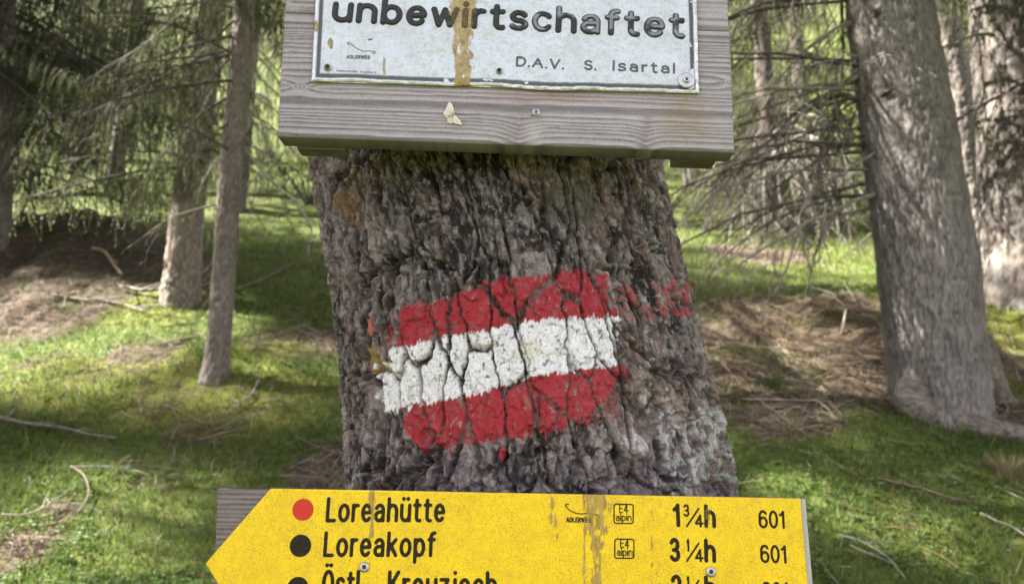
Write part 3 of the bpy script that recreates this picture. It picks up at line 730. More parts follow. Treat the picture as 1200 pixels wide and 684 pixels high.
col = over(col, .62*sstep(.45, .8, pb(410, 238, 24, 48)*.75+pb(440, 330, 9, 30)*.4+.5*nz1+.35*nz2), (.20, .105, .03))
col = over(col, .8*sstep(.4, .6, pb(437, 420, 8, 26)+.3*nz1), (.34, .22, .07))
col = over(col, .85*sstep(.4, .6, pb(433, 382, 6, 14)+.25*nz2), (.42, .15, .09))
col = over(col, .6*sstep(.4, .7, pb(670, 240, 45, 35)+.35*nz2), (.075, .085, .06))
col = over(col, .55*sstep(.5, .8, pb(700, 480, 50, 30)*.7+.4*nz2), (.10, .07, .05))
# pale lichen and old white paint low on the right
lich = sstep(.42, .62, pb(800, 520, 60, 65)*.50+pb(745, 520, 25, 12)*.6+pb(765, 455, 20, 20)*.35+pb(850, 480, 15, 70)*.3+pb(780, 575, 50, 14)*.2+.42*nz2+.25*nz1)
col = over(col, .7*lich*(.4+.6*cs)*sstep(-.010, -.002, hgt), (.60, .58, .55))
col = over(col, .5*sstep(.45, .6, .5*nz2+.5*nz1+.10), (.34, .32, .31))
col = over(col, .6*sstep(.5, .65, .5*fbm(PX*.12, PY*.1, 331, 4)+.25+.15*sstep(700, 800, PX)), (.34, .37, .30))
# the painted mark: red, white, red
def poly(xs, ys): return np.interp(PX, xs, ys)
rag = 4.0*fbm(PX*.14, PY*.14, 321, 3)+4.5*fbm(PX*.45, PY*.08, 323, 2)
e1 = poly([455, 480, 530, 560, 600, 650, 700, 720], [372, 358, 345, 333, 326, 319, 316, 330])+rag*1.5
e2 = poly([455, 480, 530, 600, 650, 725], [414, 404, 394, 379, 373, 369])+rag
e3 = poly([440, 475, 520, 560, 600, 640, 680, 728], [488, 478, 468, 462, 450, 438, 433, 427])+rag*1.1
e4 = poly([475, 500, 540, 580, 610, 640, 665, 690, 710, 733], [505, 526, 521, 517, 512, 508, 498, 487, 468, 440])+rag*2.2
lft = poly([0, 1], [463, 463])+rag; rgt = 713+(PY-330)*.15+rag*1.6
inx = lambda a, b: sstep(-1.2, 1.2, PX-a)*sstep(-1.2, 1.2, b-PX)
iny = lambda a, b: sstep(-1.0, 1.0, PY-a)*sstep(-1.0, 1.0, b-PY)
keep = sstep(-.0095, -.0060, hf+.0012*nz2)*(1-.6*deep)*(1-.4*cr2*sstep(-.1, .4, nz1))*(1-.8*sstep(.34, .5, fbm(PX*.3, PY*.22, 351, 4)))                      # the brush does not reach the bottoms of the fissures
r1 = iny(e1, e2)*inx(468+rag, rgt)*keep
wl = np.where(PY > 425, 434, 459)+np.where(PY > 425, (PY-425)*.35, 0)+rag*1.5
ww = iny(e2-.3, e3)*inx(wl, 727+rag*1.3)*keep
r2 = iny(e3-.3, e4)*inx(474+rag, 733+rag)*keep
r2 = np.maximum(r2, sstep(.3, .6, pb(589, 531, 6, 9, 2)+.1*nz2)*keep*.9)
r1 = np.maximum(r1, sstep(.42, .6, pb(457, 390, 8, 22, 2)*.55+.3*nz2)*keep*.8)
dry = iny(332+rag*2, 372+rag*2)*inx(722, 806)*sstep(-.15, .35, nz2+.3*nz1+120*hf+.15)*.75
dry = np.maximum(dry, iny(440+rag*2, 500)*inx(672, 735)*sstep(.1, .4, nz2)*.6)
redv = np.array([.31, .015, .022])*(1+.22*nz2[..., None]); redv[..., 1:] += .02*np.maximum(0, nz1)[..., None]
m_ = np.clip(np.maximum(r1, r2), 0, 1)*(1-.35*sstep(.35, .7, fine+.3*nz2)); col = col*(1-m_[..., None])+np.clip(redv, 0, 1)*m_[..., None]
col = over(col, dry, (.33, .05, .05))
wcol = np.stack([.70+.09*nz2, .69+.09*nz2, .675+.08*nz2], -1)
wg = (ww*(1-.5*sstep(.3, .75, fine+.25*nz2)))[..., None]; col = col*(1-wg)+wcol*wg
col = over(col, .5*ww*pb(622, 411, 12, 9), (.55, .50, .18))
col = over(col, .7*ww*sstep(.45, .6, pb(450, 425, 10, 12)+.3*nz1), (.45, .33, .16))
pa = np.clip(r1+r2+ww, 0, 1)
hgt = hgt+.0005*pa*(1+fbm(U*420, Vv*380, 341, 2))
zone = sstep(440, 462, PX)*sstep(745, 722, PX)*sstep(318, 335, PY)*sstep(522, 505, PY)
hgt = .86*hgt*(1-.42*zone)                                         # thick old paint rounds the relief off
rough = .88-.50*np.clip(r1+r2, 0, 1)-.28*ww
V = np.stack([Xc+(Rc+hgt)*np.sin(PH), Yc-(Rc+hgt)*np.cos(PH), ZZ], -1)
r_, c_ = PH.shape; i = (np.arange(r_-1)[:, None]*c_+np.arange(c_-1)[None]).ravel()
tree0 = thing('spruce_tree', (float(TR[0, 1]), float(TR[0, 2]), float(H(TR[0, 1], TR[0, 2]))), 'thick rough-barked spruce trunk carrying the boards and the red white red trail mark', 'tree')
link('trunk', mesh_np('trunk', V, np.stack([i, i+1, i+c_+1, i+c_], -1), True, {'col': np.clip(col, .01, .95).reshape(-1, 3), 'rough': rough.ravel()}), M_trunk, tree0)

# ------------------------------------------------------------------ other tree trunks
def pathgrid(P, n, k, disp):
    """P rows of x,y,z,r"""
    P = np.array(P, float); L = np.concatenate([[0], np.cumsum(np.linalg.norm(np.diff(P[:, :3], axis=0), axis=1))])
    t = np.linspace(0, 1, n); s = L[-1]*t
    C = np.stack([np.interp(s, L, P[:, a]) for a in range(4)], -1)
    for _ in range(3):
        C[1:-1] = .25*C[:-2]+.5*C[1:-1]+.25*C[2:]
    a = np.linspace(-math.pi, math.pi, k, endpoint=False)
    A, SS = np.meshgrid(a, s)
    R0 = C[:, 3][:, None]
    h_, col_ = disp(A*np.median(C[:, 3]), SS, A)
    rr = R0+np.minimum(h_, R0*.5)
    V = np.stack([C[:, 0][:, None]+rr*np.sin(A), C[:, 1][:, None]-rr*np.cos(A), C[:, 2][:, None]+0*A], -1)
    i = np.arange(n-1)[:, None]*k; j = np.arange(k)[None]; j2 = (j+1) % k
    q = np.stack([i+j, i+j2, i+k+j2, i+k+j], -1).reshape(-1, 4)
    return V.reshape(-1, 3), q, col_.reshape(-1, 3)
def bark(seed, cw=.016, chh=.05, depth=.006, tone=(.25, .225, .20), flare=0.):
    def f(U, S, A):
        wu = U+.010*fbm(U*16, S*9, seed, 3); wv = S+.02*fbm(U*12, S*12, seed+3, 2)
        f1, f2, cid, ox, oy = worley(wu/cw, wv/chh, seed+5)
        f1b, f2b, cb, _, _ = worley(wu/(cw*.45), wv/(chh*.33), seed+8)
        ck = 1-sstep(.02, .22, f2-f1)
        h = -depth*ck+depth*.6*(cid-.5)+depth*.35*(cb-.5)+depth*.8*fbm(U*22, S*9, seed+11, 3)
        if flare: h = h+flare*np.exp(-S/.16)*(1+.5*np.sin(A*5+seed)+.3*np.sin(A*3+1))
        t = 1+.30*(cid-.5)+.25*(cb-.5)+.35*fbm(U*8, S*3, seed+13, 4)
        t = t*(1-.45*ck)
        col = t[..., None]*np.array(tone)
        lm = sstep(.25, .6, fbm(U*14, S*5, seed+17, 4))[..., None]*.25
        col = col*(1-lm)+lm*np.array([.29, .29, .26])
        return h, np.clip(col, .02, .8)
    return f
def trunk_of(t, P, n, k, f, name='trunk'):
    V, q, c = pathgrid(P, n, k, f)
    me = mesh_np(name, V, q, True, {'col': c, 'rough': np.full(len(V), .9)})
    return link(name, me, M_bark, t)

def tree_path(base_px, base_py, w_px, pts, depth=None, top=11., sink=.25, rtop=.04):
    """pts: (px, py, width px) going up from the base; all at the depth of the foot"""
    b = gp(base_px, base_py) if depth is None else np.array([*(at(base_px, base_py, depth)[:2]), 0])
    Yd = b[1]
    P = []
    for (px, py, wpx) in [(base_px, base_py, w_px)]+pts:
        q = at(px, py, Yd); d = ray(px, py); dep = Yd*math.cos(PITCH)+(q[2]-1.5)*math.sin(PITCH)
        P.append([q[0], Yd, q[2], wpx/2/F*dep])
    P.insert(0, [P[0][0], Yd, P[0][2]-sink, P[0][3]*1.12])
    a, b_ = P[-2], P[-1]; s = min(.05, max(-.05, (b_[0]-a[0])/(b_[2]-a[2]+1e-6)))
    zt_ = P[-1][2]
    for f_ in (.35, .7, 1.): P.append([b_[0]+s*(top-zt_)*f_, Yd, zt_+(top-zt_)*f_, b_[3]+(rtop-b_[3])*f_])
    return np.array(P)

# --- foliage: a drooping spruce bough, three shapes
def bough(seed, L=1.7, hang=.42, nsec=46, dens=1., bare=.15):
    r = random.Random(seed); wood_ = MB(); V = []; n = 0
    def needles(P, ln):
        nonlocal n
        P = np.array(P); k = int(26*ln/.3*dens)+6
        for _ in range(k):
            t = r.random()*(len(P)-1); i_ = int(t); q = P[i_]+(P[min(i_+1, len(P)-1)]-P[i_])*(t-i_)
            d = P[min(i_+1, len(P)-1)]-P[i_]; d = d/(np.linalg.norm(d)+1e-9)
            o = np.array([r.gauss(0, 1), r.gauss(0, 1), r.gauss(0, 1)]); o -= d*(o@d); o /= np.linalg.norm(o)+1e-9
            ln_ = r.uniform(.014, .026); tip = q+(d*.65+o*.8)*ln_
            s = np.cross(d, o)*r.uniform(.0016, .0030)+d*.001
            V.extend([q-s, q+s, tip+s*.3])
    main = []
    for i_ in range(9):
        t = i_/8; main.append([t*L, .05*math.sin(t*5+seed), -.28*L*t*t*(1-.35*t)+.04*t])
    main = np.array(main); wood_.tube(main, np.linspace(.013, .003, 9), 5)
    for k in range(nsec):
        t = .12+.88*k/(nsec-1); p0 = np.array([np.interp(t, np.linspace(0, 1, 9), main[:, a]) for a in range(3)])
        sd = 1 if k % 2 else -1; ln = hang*(.45+.75*r.random())*(1.15-.55*t)
        out = sd*r.uniform(.25, .9)*(1.1-.6*t); fw = r.uniform(.1, .6); P = [p0]
        dirv = np.array([fw, out, -.15])
        for q in range(5):
            dirv = dirv+np.array([-fw*.12, -out*.13, -.24-.1*r.random()]); P.append(P[-1]+dirv/np.linalg.norm(dirv)*ln/5)
        wood_.tube(P, np.linspace(.0034, .0010, 6), 3, False)
        if r.random() > bare: needles(P, ln)
        for q in range(2 + (r.random() < .5)):
            i_ = r.randint(1, 4); a_ = r.uniform(-1, 1); l2 = ln*r.uniform(.3, .6)
            d2 = np.array([fw*.5+r.uniform(-.3, .3), out*.4+a_*.6, -.7]); d2 /= np.linalg.norm(d2)
            P2_ = [P[i_], P[i_]+d2*l2*.5, P[i_]+d2*l2*.8+np.array([0, 0, -l2*.25])]
            wood_.tube(P2_, np.linspace(.0018, .0008, 3), 3, False)
            if r.random() > bare*.7: needles(P2_, l2)
    me_w = wood_.mesh('branch'); V = np.array(V)
    me_n = mesh_np('foliage', V, np.arange(len(V)).reshape(-1, 3), False)
    return me_w, me_n
def mat_leaf(name, c1, c2, c3):
    m = NT(name); oi = m.n('ShaderNodeObjectInfo'); nn_ = m.noise(9, 3, .6)
    c = m.ramp(nn_, [(.3, c1), (.55, c2), (.75, c3)])
    c = m.mix(m.math('MULTIPLY', oi.outputs['Random'], .25), c, (.085, .09, .045))
    m.out(c, .6, 0., .3)
    tr = m.n('ShaderNodeBsdfTranslucent'); m.l(m.mix(.5, c, (.16, .20, .03)), tr.inputs[0]); mx = m.n('ShaderNodeMixShader'); mx.inputs[0].default_value = .35
    m.l(m.b.outputs[0], mx.inputs[1]); m.l(tr.outputs[0], mx.inputs[2]); m.l(mx.outputs[0], m.t.nodes['Material Output'].inputs[0])
    return m.m
M_needle = mat_leaf('spruce_needles', (.034, .050, .014), (.070, .095, .028), (.13, .155, .055))
M_leaf = mat_leaf('beech_leaves', (.05, .085, .015), (.10, .15, .025), (.17, .21, .045))
BOUGH = []
for s in range(4):
    a, b = bough(50+s, L=(1.7, 1.5, 1.9, 1.3)[s], hang=(.42, .5, .38, .34)[s], nsec=(46, 40, 50, 36)[s], bare=(.12, .2, .3, .1)[s])
    a.materials.append(M_dark); b.materials.append(M_needle); BOUGH.append((a, b))
DIRECT = [(50, 442), (100, 398), (285, 405), (935, 372), (185, 674), (228, 658), (140, 690), (375, 380), (15, 455), (95, 318), (50, 345), (150, 338), (1080, 610)]     # patches of ground kept in sun by gaps cut in the crowns
SUNRAYS = [gp(*p) for p in DIRECT]
_b205 = gp(212, 346); SUNRAYS += [_b205+np.array([0, -.2, h_]) for h_ in (.15, .5, .8)]
MEADOW = [gp(px, py) for px in (60, 140, 300, 340, 900, 860, 970) for py in (215, 240, 300)]
def blocks(p, rad=.45, slist=None):
    for i_, q in enumerate(SUNRAYS):
        v = p-q; t = v@SUN
        if t > 0 and np.linalg.norm(v-SUN*t) < rad*(2.0 if 4 <= i_ <= 6 else 1.5 if i_ == 0 else 1.): return True
    return False
def put_bough(t, p, az, el, sc, k=None, roll=0.):
    a, b = BOUGH[k if k is not None else random.randrange(4)]
    o = bpy.data.objects.new('branch', a); COL.objects.link(o); o.parent = t
    o.location = Vector(p)-t.location; o.rotation_euler = (roll, el, az); o.scale = (sc, sc, sc)
    f_ = bpy.data.objects.new('foliage', b); COL.objects.link(f_); f_.parent = o; f_['kind'] = 'stuff'
    return o
def crown(t, P, z0, z1, per=5, step=.5, sc0=1.5, sc1=.4, seed=0, cull=True, el=.1, keep=1.):
    r = random.Random(seed); z = z0; n = 0
    while z < z1:
        f_ = (z-z0)/(z1-z0); sc = (sc0+(sc1-sc0)*f_)
        for k in range(per):
            az = r.uniform(0, 2*math.pi); c = np.array([np.interp(z, P[:, 2], P[:, 0]), np.interp(z, P[:, 2], P[:, 1]), z+r.uniform(-.15, .15)])
            s_ = sc*r.uniform(.75, 1.15)
            if r.random() > keep: continue
            mids = [c+np.array([math.cos(az), math.sin(az), -.15])*s_*1.6*q for q in (.12, .3, .5, .7, .85, 1.)]
            if cull and any(blocks(m_, .17*s_) for m_ in mids): continue
            put_bough(t, c, az, el+r.uniform(-.1, .25), s_, r.randrange(4)); n += 1
        z += step
    return n
# --- bare dead branches
def dead_branch(t, P, r0, r1, twigs=8, tl=.5, seed=0, mat=None, name='dead_branch', droop=.6, side=None, sub=2):
    r = random.Random(seed); P = np.array(P, float)
    s = np.linspace(0, 1, len(P)); tt_ = np.linspace(0, 1, max(8, len(P)*3))
    Q = np.stack([np.interp(tt_, s, P[:, a]) for a in range(3)], -1)
    for _ in range(2): Q[1:-1] = .25*Q[:-2]+.5*Q[1:-1]+.25*Q[2:]
    Q[1:-1] += np.array([[r.gauss(0, .006) for _ in range(3)] for _ in range(len(Q)-2)])
    m = MB(); m.tube(Q, np.linspace(r0, r1, len(Q)), 6)
    T = Q[-1]-Q[0]; T /= np.linalg.norm(T)
    def twig(p, d, ln, rad, lev):
        pts = [p]; d = d/np.linalg.norm(d)
        for _ in range(6):
            d = d+np.array([r.gauss(0, .16), r.gauss(0, .16), r.gauss(0, .14)-droop*.16]); d /= np.linalg.norm(d); pts.append(pts[-1]+d*ln/6)
        m.tube(pts, np.linspace(rad, rad*.35, 7), 4 if rad > .0022 else 3, False)
        if lev > 0:
            for _ in range(r.randint(2, 4)):
                k = r.randint(1, 5); e = d+np.array([r.gauss(0, .6), r.gauss(0, .6), r.gauss(-.1, .5)]); twig(pts[k], e, ln*r.uniform(.3, .6), rad*.55, lev-1)
    for k in range(twigs):
        f_ = .15+.8*(k+r.random())/twigs; i_ = int(f_*(len(Q)-1)); d = T+np.array([r.gauss(0, .7), r.gauss(0, .6), r.gauss(0, .6)-droop*.5])
        if side is not None: d = d+np.array(side)
        twig(Q[i_], d, tl*r.uniform(.5, 1.1)*(1.1-.5*f_), max(.0016, (r0+(r1-r0)*f_)*.5), sub)
    return link(name, m.mesh(name), mat or M_pale, t)

trees = {}
def mk_tree(key, label, P, n, k, f, group='spruce trees standing on the slope'):
    t = thing('spruce_tree', (float(P[1][0]), float(P[1][1]), float(P[1][2])), label, 'tree', group)
    trunk_of(t, P, n, k, f); trees[key] = (t, P); return t, P
# thin leaning trunk on the left
P = tree_path(251, 441, 32, [(254, 420, 28), (258, 380, 27), (264, 300, 26), (270, 200, 26), (280, 100, 25), (287, 0, 24)], top=9)
mk_tree('thin', 'slender grey spruce trunk, nearest on the left, leaning right', P, 420, 70, bark(401, .022, .05, .007, (.21, .175, .145), .03))
P = tree_path(212, 346, 46, [(214, 325, 42), (218, 260, 38), (228, 180, 36), (240, 90, 31), (250, 0, 27)], top=12)
mk_tree('pale', 'sunlit pinkish spruce trunk just behind the slender grey one', P, 330, 90, bark(411, .035, .06, .014, (.27, .22, .18), .04))
P = tree_path(-14, 290, 52, [(-12, 250, 44), (-6, 180, 40), (-1, 90, 34), (2, 0, 30)], top=12)
mk_tree('far_left', 'dark spruce trunk at the left edge above the root mound', P, 220, 60, bark(421, .03, .05, .010, (.23, .195, .16), .04))
# big trunk on the right
P = tree_path(1102, 480, 108, [(1099, 440, 106), (1096, 400, 106), (1089, 330, 108), (1074, 230, 104), (1060, 130, 100), (1046, 40, 94), (1036, -40, 90)], top=12)
mk_tree('big', 'large light grey spruce trunk with curved root, foremost on the right', P, 470, 220, bark(431, .020, .046, .012, (.225, .20, .18), .004))
# slim trunk behind it and the one at the right edge
P = tree_path(1152, 330, 48, [(1145, 290, 47), (1128, 200, 44), (1117, 110, 45), (1103, 40, 42), (1096, 0, 38)], top=10)
mk_tree('slim', 'slim dark mottled spruce trunk seen between the two big ones', P, 260, 70, bark(441, .03, .04, .011, (.21, .18, .155), .02))
P = tree_path(1202, 352, 104, [(1199, 320, 90), (1196, 250, 84), (1188, 120, 80), (1178, 0, 74)], top=12)
mk_tree('edge', 'stout grey spruce trunk at the right edge of the view', P, 380, 150, bark(451, .026, .06, .012, (.165, .14, .12), .05))

# root of the big tree
tb, Pb = trees['big']; yb = Pb[1][1]
def A(px, py, Yd): return at(px, py, Yd)
m_path = [A(1092, 405, yb+.06), A(1076, 440, yb-.03), A(1066, 466, yb-.12), gp(1082, 494)+[0, .03, .045], gp(1120, 503)+[0, .03, .045], gp(1160, 511)+[0, .03, .035], gp(1205, 520)+[0, .03, .03], gp(1270, 530)+[0, 0, -.02]]
def rootmesh(path, rad, seed, tone, name='root', t=tb):
    path = np.array(path); s = np.linspace(0, 1, len(path)); tt_ = np.linspace(0, 1, 160)
    Q = np.stack([np.interp(tt_, s, path[:, a]) for a in range(3)], -1)
    for _ in range(60): Q[1:-1] = .25*Q[:-2]+.5*Q[1:-1]+.25*Q[2:]
    k = 48; m = MB(); m.tube(Q, np.interp(tt_, np.linspace(0, 1, len(rad)), rad), k, False); V = m.V[0]
    ang = np.tile(np.arange(k)*2*np.pi/k, 160); sd = np.repeat(tt_*1.2, k)
    h_, c_ = bark(seed, .018, .05, .006, tone)(np.sin(ang)*.09+ang*.03, sd, ang)
    N = V-np.repeat(Q, k, 0); N /= np.linalg.norm(N, axis=1)[:, None]
    me = mesh_np(name, V+N*h_[:, None], m.F4[0], True, {'col': c_, 'rough': np.full(len(V), .9)})
    return link(name, me, M_bark, t)
rootmesh(m_path, [.05, .075, .085, .080, .068, .058, .05, .03], 461, (.225, .19, .162))
rootmesh([A(1140, 400, yb+.05), A(1160, 440, yb-.02), A(1175, 470, yb), A(1215, 490, yb+.1)], [.10, .07, .05, .03], 463, (.20, .165, .13))
# stubs on the big trunk
for (px, py, dx, dz) in ((1068, 120, .05, .02), (1068, 119, .06, -.005), (1091, 168, .03, 0), (1087, 88, .03, 0), (1028, 18, -.05, .0), (1084, 352, .02, 0), (1116, 322, .03, .0), (1036, 110, .03, 0)):
    p0 = A(px, py, yb-.16); mm_ = MB(); mm_.tube([p0+[0, .10, 0], p0+[0, -.02, 0], p0+[dx, -.06, dz]], [.024, .015, .006], 6)
    link('branch_stub', mm_.mesh('branch_stub'), M_dark, tb)
for (px, py, key) in ((268, 44, 'thin'), (281, 30, 'thin'), (262, 150, 'thin'), (270, 235, 'thin'), (270, 288, 'thin'), (258, 90, 'thin')):
    t, Pq = trees[key]; p0 = at(px, py, Pq[1][1]-.03); mm_ = MB(); mm_.tube([p0, p0+[random.choice((-1, 1))*.04, -.05, .01]], [.010, .004], 5)
    link('branch_stub', mm_.mesh('branch_stub'), M_dark, t)

# dead branches of the right side
def B(pts): return [at(*q) for q in pts]
yl = yb
dead_branch(tb, B([(1040, 222, yl), (990, 240, yl-.1), (935, 268, yl-.2), (880, 300, yl-.3), (845, 325, yl-.3)]), .016, .004, 12, .35, 1)
dead_branch(tb, B([(985, 205, yl-.1), (950, 222, yl-.1), (938, 262, yl-.15), (928, 300, yl-.15), (905, 345, yl-.2), (888, 378, yl-.2)]), .010, .003, 5, .12, 2)
dead_branch(tb, B([(1030, 78, yl), (980, 100, yl), (945, 130, yl+.1), (900, 165, yl+.1), (850, 210, yl), (815, 252, yl)]), .018, .005, 16, .5, 3)
dead_branch(tb, B([(1035, 150, yl), (980, 168, yl), (930, 205, yl), (870, 240, yl)]), .013, .003, 14, .45, 4, M_dark)
dead_branch(tb, B([(1030, 20, yl), (985, 28, yl), (940, 60, yl), (900, 110, yl), (870, 160, yl)]), .013, .003, 16, .5, 5)
dead_branch(tb, B([(1035, 118, yl), (990, 112, yl), (950, 116, yl+.2), (915, 150, yl+.3)]), .020, .005, 12, .5, 6, M_dark)
dead_branch(tb, B([(1045, 165, yl), (1010, 190, yl-.1), (975, 208, yl-.2), (955, 215, yl-.2)]), .009, .003, 6, .2, 7)
dead_branch(tb, B([(1040, 60, yl), (990, 66, yl-.2), (960, 74, yl-.3)]), .007, .003, 5, .2, 8)
tE, PE = trees['edge']; ye = PE[1][1]; tS, PS = trees['slim']; ys = PS[1][1]
dead_branch(tE, B([(1165, 42, ye-.2), (1145, 38, ye-.5), (1120, 52, ye-.6), (1088, 58, ye-.7)]), .016, .008, 3, .2, 9)
dead_branch(tE, B([(1145, 40, ye-.5), (1150, 70, ye-.5), (1152, 110, ye-.45), (1153, 165, ye-.45)]), .011, .005, 3, .15, 10)
dead_branch(tS, B([(1120, 75, ys), (1150, 85, ys-.1), (1175, 82, ys-.1)]), .012, .006, 5, .3, 11, M_dark)
dead_branch(tS, B([(1118, 70, ys), (1135, 95, ys-.2), (1150, 120, ys-.2)]), .010, .004, 6, .3, 12)
# a bare little spruce behind the board on the right: curtain of dead twigs
Pq = tree_path(905, 268, 26, [(903, 220, 24), (900, 150, 22), (893, 60, 20), (888, 0, 18)], top=8)
tD, _ = mk_tree('bare', 'dim spruce full of bare grey twigs, left of the big right trunk', Pq, 160, 36, bark(471, .03, .05, .008, (.085, .066, .05), .02))
r = random.Random(5)
for k in range(54):
    z_ = r.uniform(2.5, 6.6); c = np.array([np.interp(z_, Pq[:, 2], Pq[:, 0]), Pq[1][1], z_]); az = r.uniform(math.pi*.75, math.pi*2.25); L = r.uniform(.8, 1.9)
    d = np.array([math.cos(az), math.sin(az), 0])
    dead_branch(tD, [c, c+d*L*.4+[0, 0, -.05*L], c+d*L*.75+[0, 0, -.3*L], c+d*L+[0, 0, -.65*L]], .011, .003, 9, .6, 100+k, M_dark if k % 3 else M_pale, sub=1 if k % 2 else 2)
for k in range(46):
    z_ = r.uniform(2.9, 6.0); c = np.array([np.interp(z_, Pb[:, 2], Pb[:, 0])-.1, yb+.05, z_]); az = math.pi+r.uniform(-.75, .5); L = r.uniform(1.1, 2.6)*(.7+.15*(z_-2.9))
    d = np.array([math.cos(az), math.sin(az), 0]); q = r.uniform(.25, .6)
    dead_branch(tb, [c, c+d*L*.4+[0, 0, -.08*L*q], c+d*L*.75+[0, 0, -.35*L*q], c+d*L+[0, 0, -.95*L*q]], .011, .003, 13, .6, 700+k, M_dark if k % 2 else M_pale, sub=2 if k % 3 == 0 else 1, droop=.9)
for k in range(34):
    z_ = r.uniform(4.6, 7.0); c = np.array([np.interp(z_, Pq[:, 2], Pq[:, 0]), Pq[1][1], z_]); az = r.uniform(math.pi*1.0, math.pi*1.85); L = r.uniform(1.2, 2.2)
    d = np.array([math.cos(az), math.sin(az), 0])
    dead_branch(tD, [c, c+d*L*.5+[0, 0, .0], c+d*L*.85+[0, 0, -.45], c+d*L+[0, 0, -1.2], c+d*L*1.05+[0, 0, -2.1-r.random()]], .013, .003, 14, .7, 300+k, M_pale, sub=1, droop=1.)
# dead and living boughs on the left
tT, PT = trees['thin']; y1 = PT[1][1]; tP, PP = trees['pale']; y2 = PP[1][1]; tF, PF = trees['far_left']; y3 = PF[1][1]
dead_branch(tT, B([(283, 170, y1), (310, 205, y1-.2), (345, 235, y1-.4), (366, 262, y1-.5), (360, 300, y1-.5)]), .010, .003, 9, .3, 21)
dead_branch(tT, B([(276, 62, y1), (240, 65, y1-.1), (205, 68, y1-.2), (150, 75, y1-.2), (120, 95, y1-.2)]), .008, .003, 8, .3, 22, M_dark)
dead_branch(tP, B([(232, 100, y2), (190, 85, y2-.4), (150, 90, y2-.7), (132, 115, y2-.8), (118, 140, y2-.8), (98, 155, y2-.8)]), .014, .006, 8, .3, 23)
dead_branch(tP, B([(215, 185, y2), (175, 175, y2-.4), (120, 180, y2-.6), (70, 190, y2-.6)]), .012, .004, 8, .5, 24, M_dark)
dead_branch(tF, B([(5, 200, y3), (20, 190, y3-.4), (35, 215, y3-.5), (50, 240, y3-.5)]), .012, .004, 5, .3, 25, M_dark)
dead_branch(tF, B([(0, 95, y3), (30, 80, y3-.6), (50, 55, y3-.9), (75, 45, y3-1.)]), .014, .005, 8, .4, 26)
for k in range(10):
    z_ = 2.7+k*.33; c = np.array([np.interp(z_, PT[:, 2], PT[:, 0]), y1, z_]); az = r.uniform(0, 6.28); d = np.array([math.cos(az), math.sin(az), 0]); L = r.uniform(.5, 1.3)
    dead_branch(tT, [c, c+d*L*.5+[0, 0, -.05], c+d*L+[0, 0, -.4*L]], .008, .002, 7, .4, 200+k, M_pale if k % 2 else M_dark, sub=1)
r = random.Random(12)
# living boughs low enough to hang into the view
for (t, Pq, z0, z1, n, s0, az0, az1) in ((tP, PP, 4.0, 7.2, 34, 1.0, 0, 6.28), (tF, PF, 4.6, 8.6, 30, 1.35, -1.9, 1.2), (tT, PT, 3.7, 5.6, 18, .75, 1.2, 5.2), (tS, PS, 4.2, 7, 10, 1., .3, 3), (tE, PE, 5., 7.5, 10, 1., 0, 6.28)):
    for k in range(n):
        z_ = r.uniform(z0, z1); c = np.array([np.interp(z_, Pq[:, 2], Pq[:, 0]), Pq[1][1], z_]); put_bough(t, c, r.uniform(az0, az1), r.uniform(.0, .35), s0*r.uniform(.75, 1.2), r.randrange(4))

# crowns above the frame
crown(tree0, TR[:, [1, 2, 0, 3]], 4.6, 12.5, 6, .42, 1.5, .4, 1)
crown(tT, PT, 5.4, 9, 8, .35, 1.5, .4, 2)
crown(tP, PP, 7.2, 12, 9, .4, 1.4, .4, 3)
crown(tF, PF, 8.6, 12, 6, .4, 1.4, .4, 4)
crown(tb, Pb, 5.2, 12, 10, .42, 1.6, .4, 5)
crown(tS, PS, 7, 10, 5, .4, 1.2, .3, 6)
crown(tE, PE, 7.5, 12, 9, .4, 1.6, .4, 7)
crown(tD, trees['bare'][1], 5.6, 8, 9, .35, 1.6, .4, 8)

# trees out of the frame that shade this spot, and the wood behind
def far_tree(x, y, hgt_, r0, z0f, label, seed, per=5, step=.6, sc0=2., group='spruces further up the slope', cull=True, name='spruce_tree', maxn=99):
    zb_ = float(H(x, y)); P = np.array([[x, y, zb_-.3, r0*1.2], [x, y, zb_+.1, r0*1.05], [x+.05, y, zb_+1.5, r0*.9], [x+.1, y, zb_+hgt_*.5, r0*.6], [x+.1, y, zb_+hgt_, .02]])
    t = thing(name, (x, y, zb_), label, 'tree', group); trunk_of(t, P, 90, 20, bark(seed, .04, .08, .012, (.16, .135, .11)))
    crown(t, P, zb_+hgt_*z0f, zb_+hgt_, per, step, sc0, .4, seed, cull, .15)
    return t
OUT = 'spruces standing just outside the view'
for i_, (x, y_, h_) in enumerate(((-5.2, 2.2, 12), (-7.4, 4.6, 13), (-8.8, 7.2, 14), (-6.2, .2, 12), (-10.8, 5.2, 15), (-10.4, 9.6, 14), (-13, 7.4, 17), (-9.2, 2.2, 15), (-12.6, 3.2, 17), (-13.4, 11.5, 17), (-16, 9, 19), (-15.5, 5, 19), (5.6, 2.4, 12))):
    while any(abs(y_-(q[1]+(q[0]-x)/-SUN[0]*SUN[1])) < .34 and (q[0]-x)*SUN[2]/-SUN[0] < h_ for q in SUNRAYS): y_ += .1
    far_tree(x, y_, h_, .16, .24, 'spruce standing outside the picture whose crown shades the slope', 500+i_, 11, .36, 2.2, OUT)
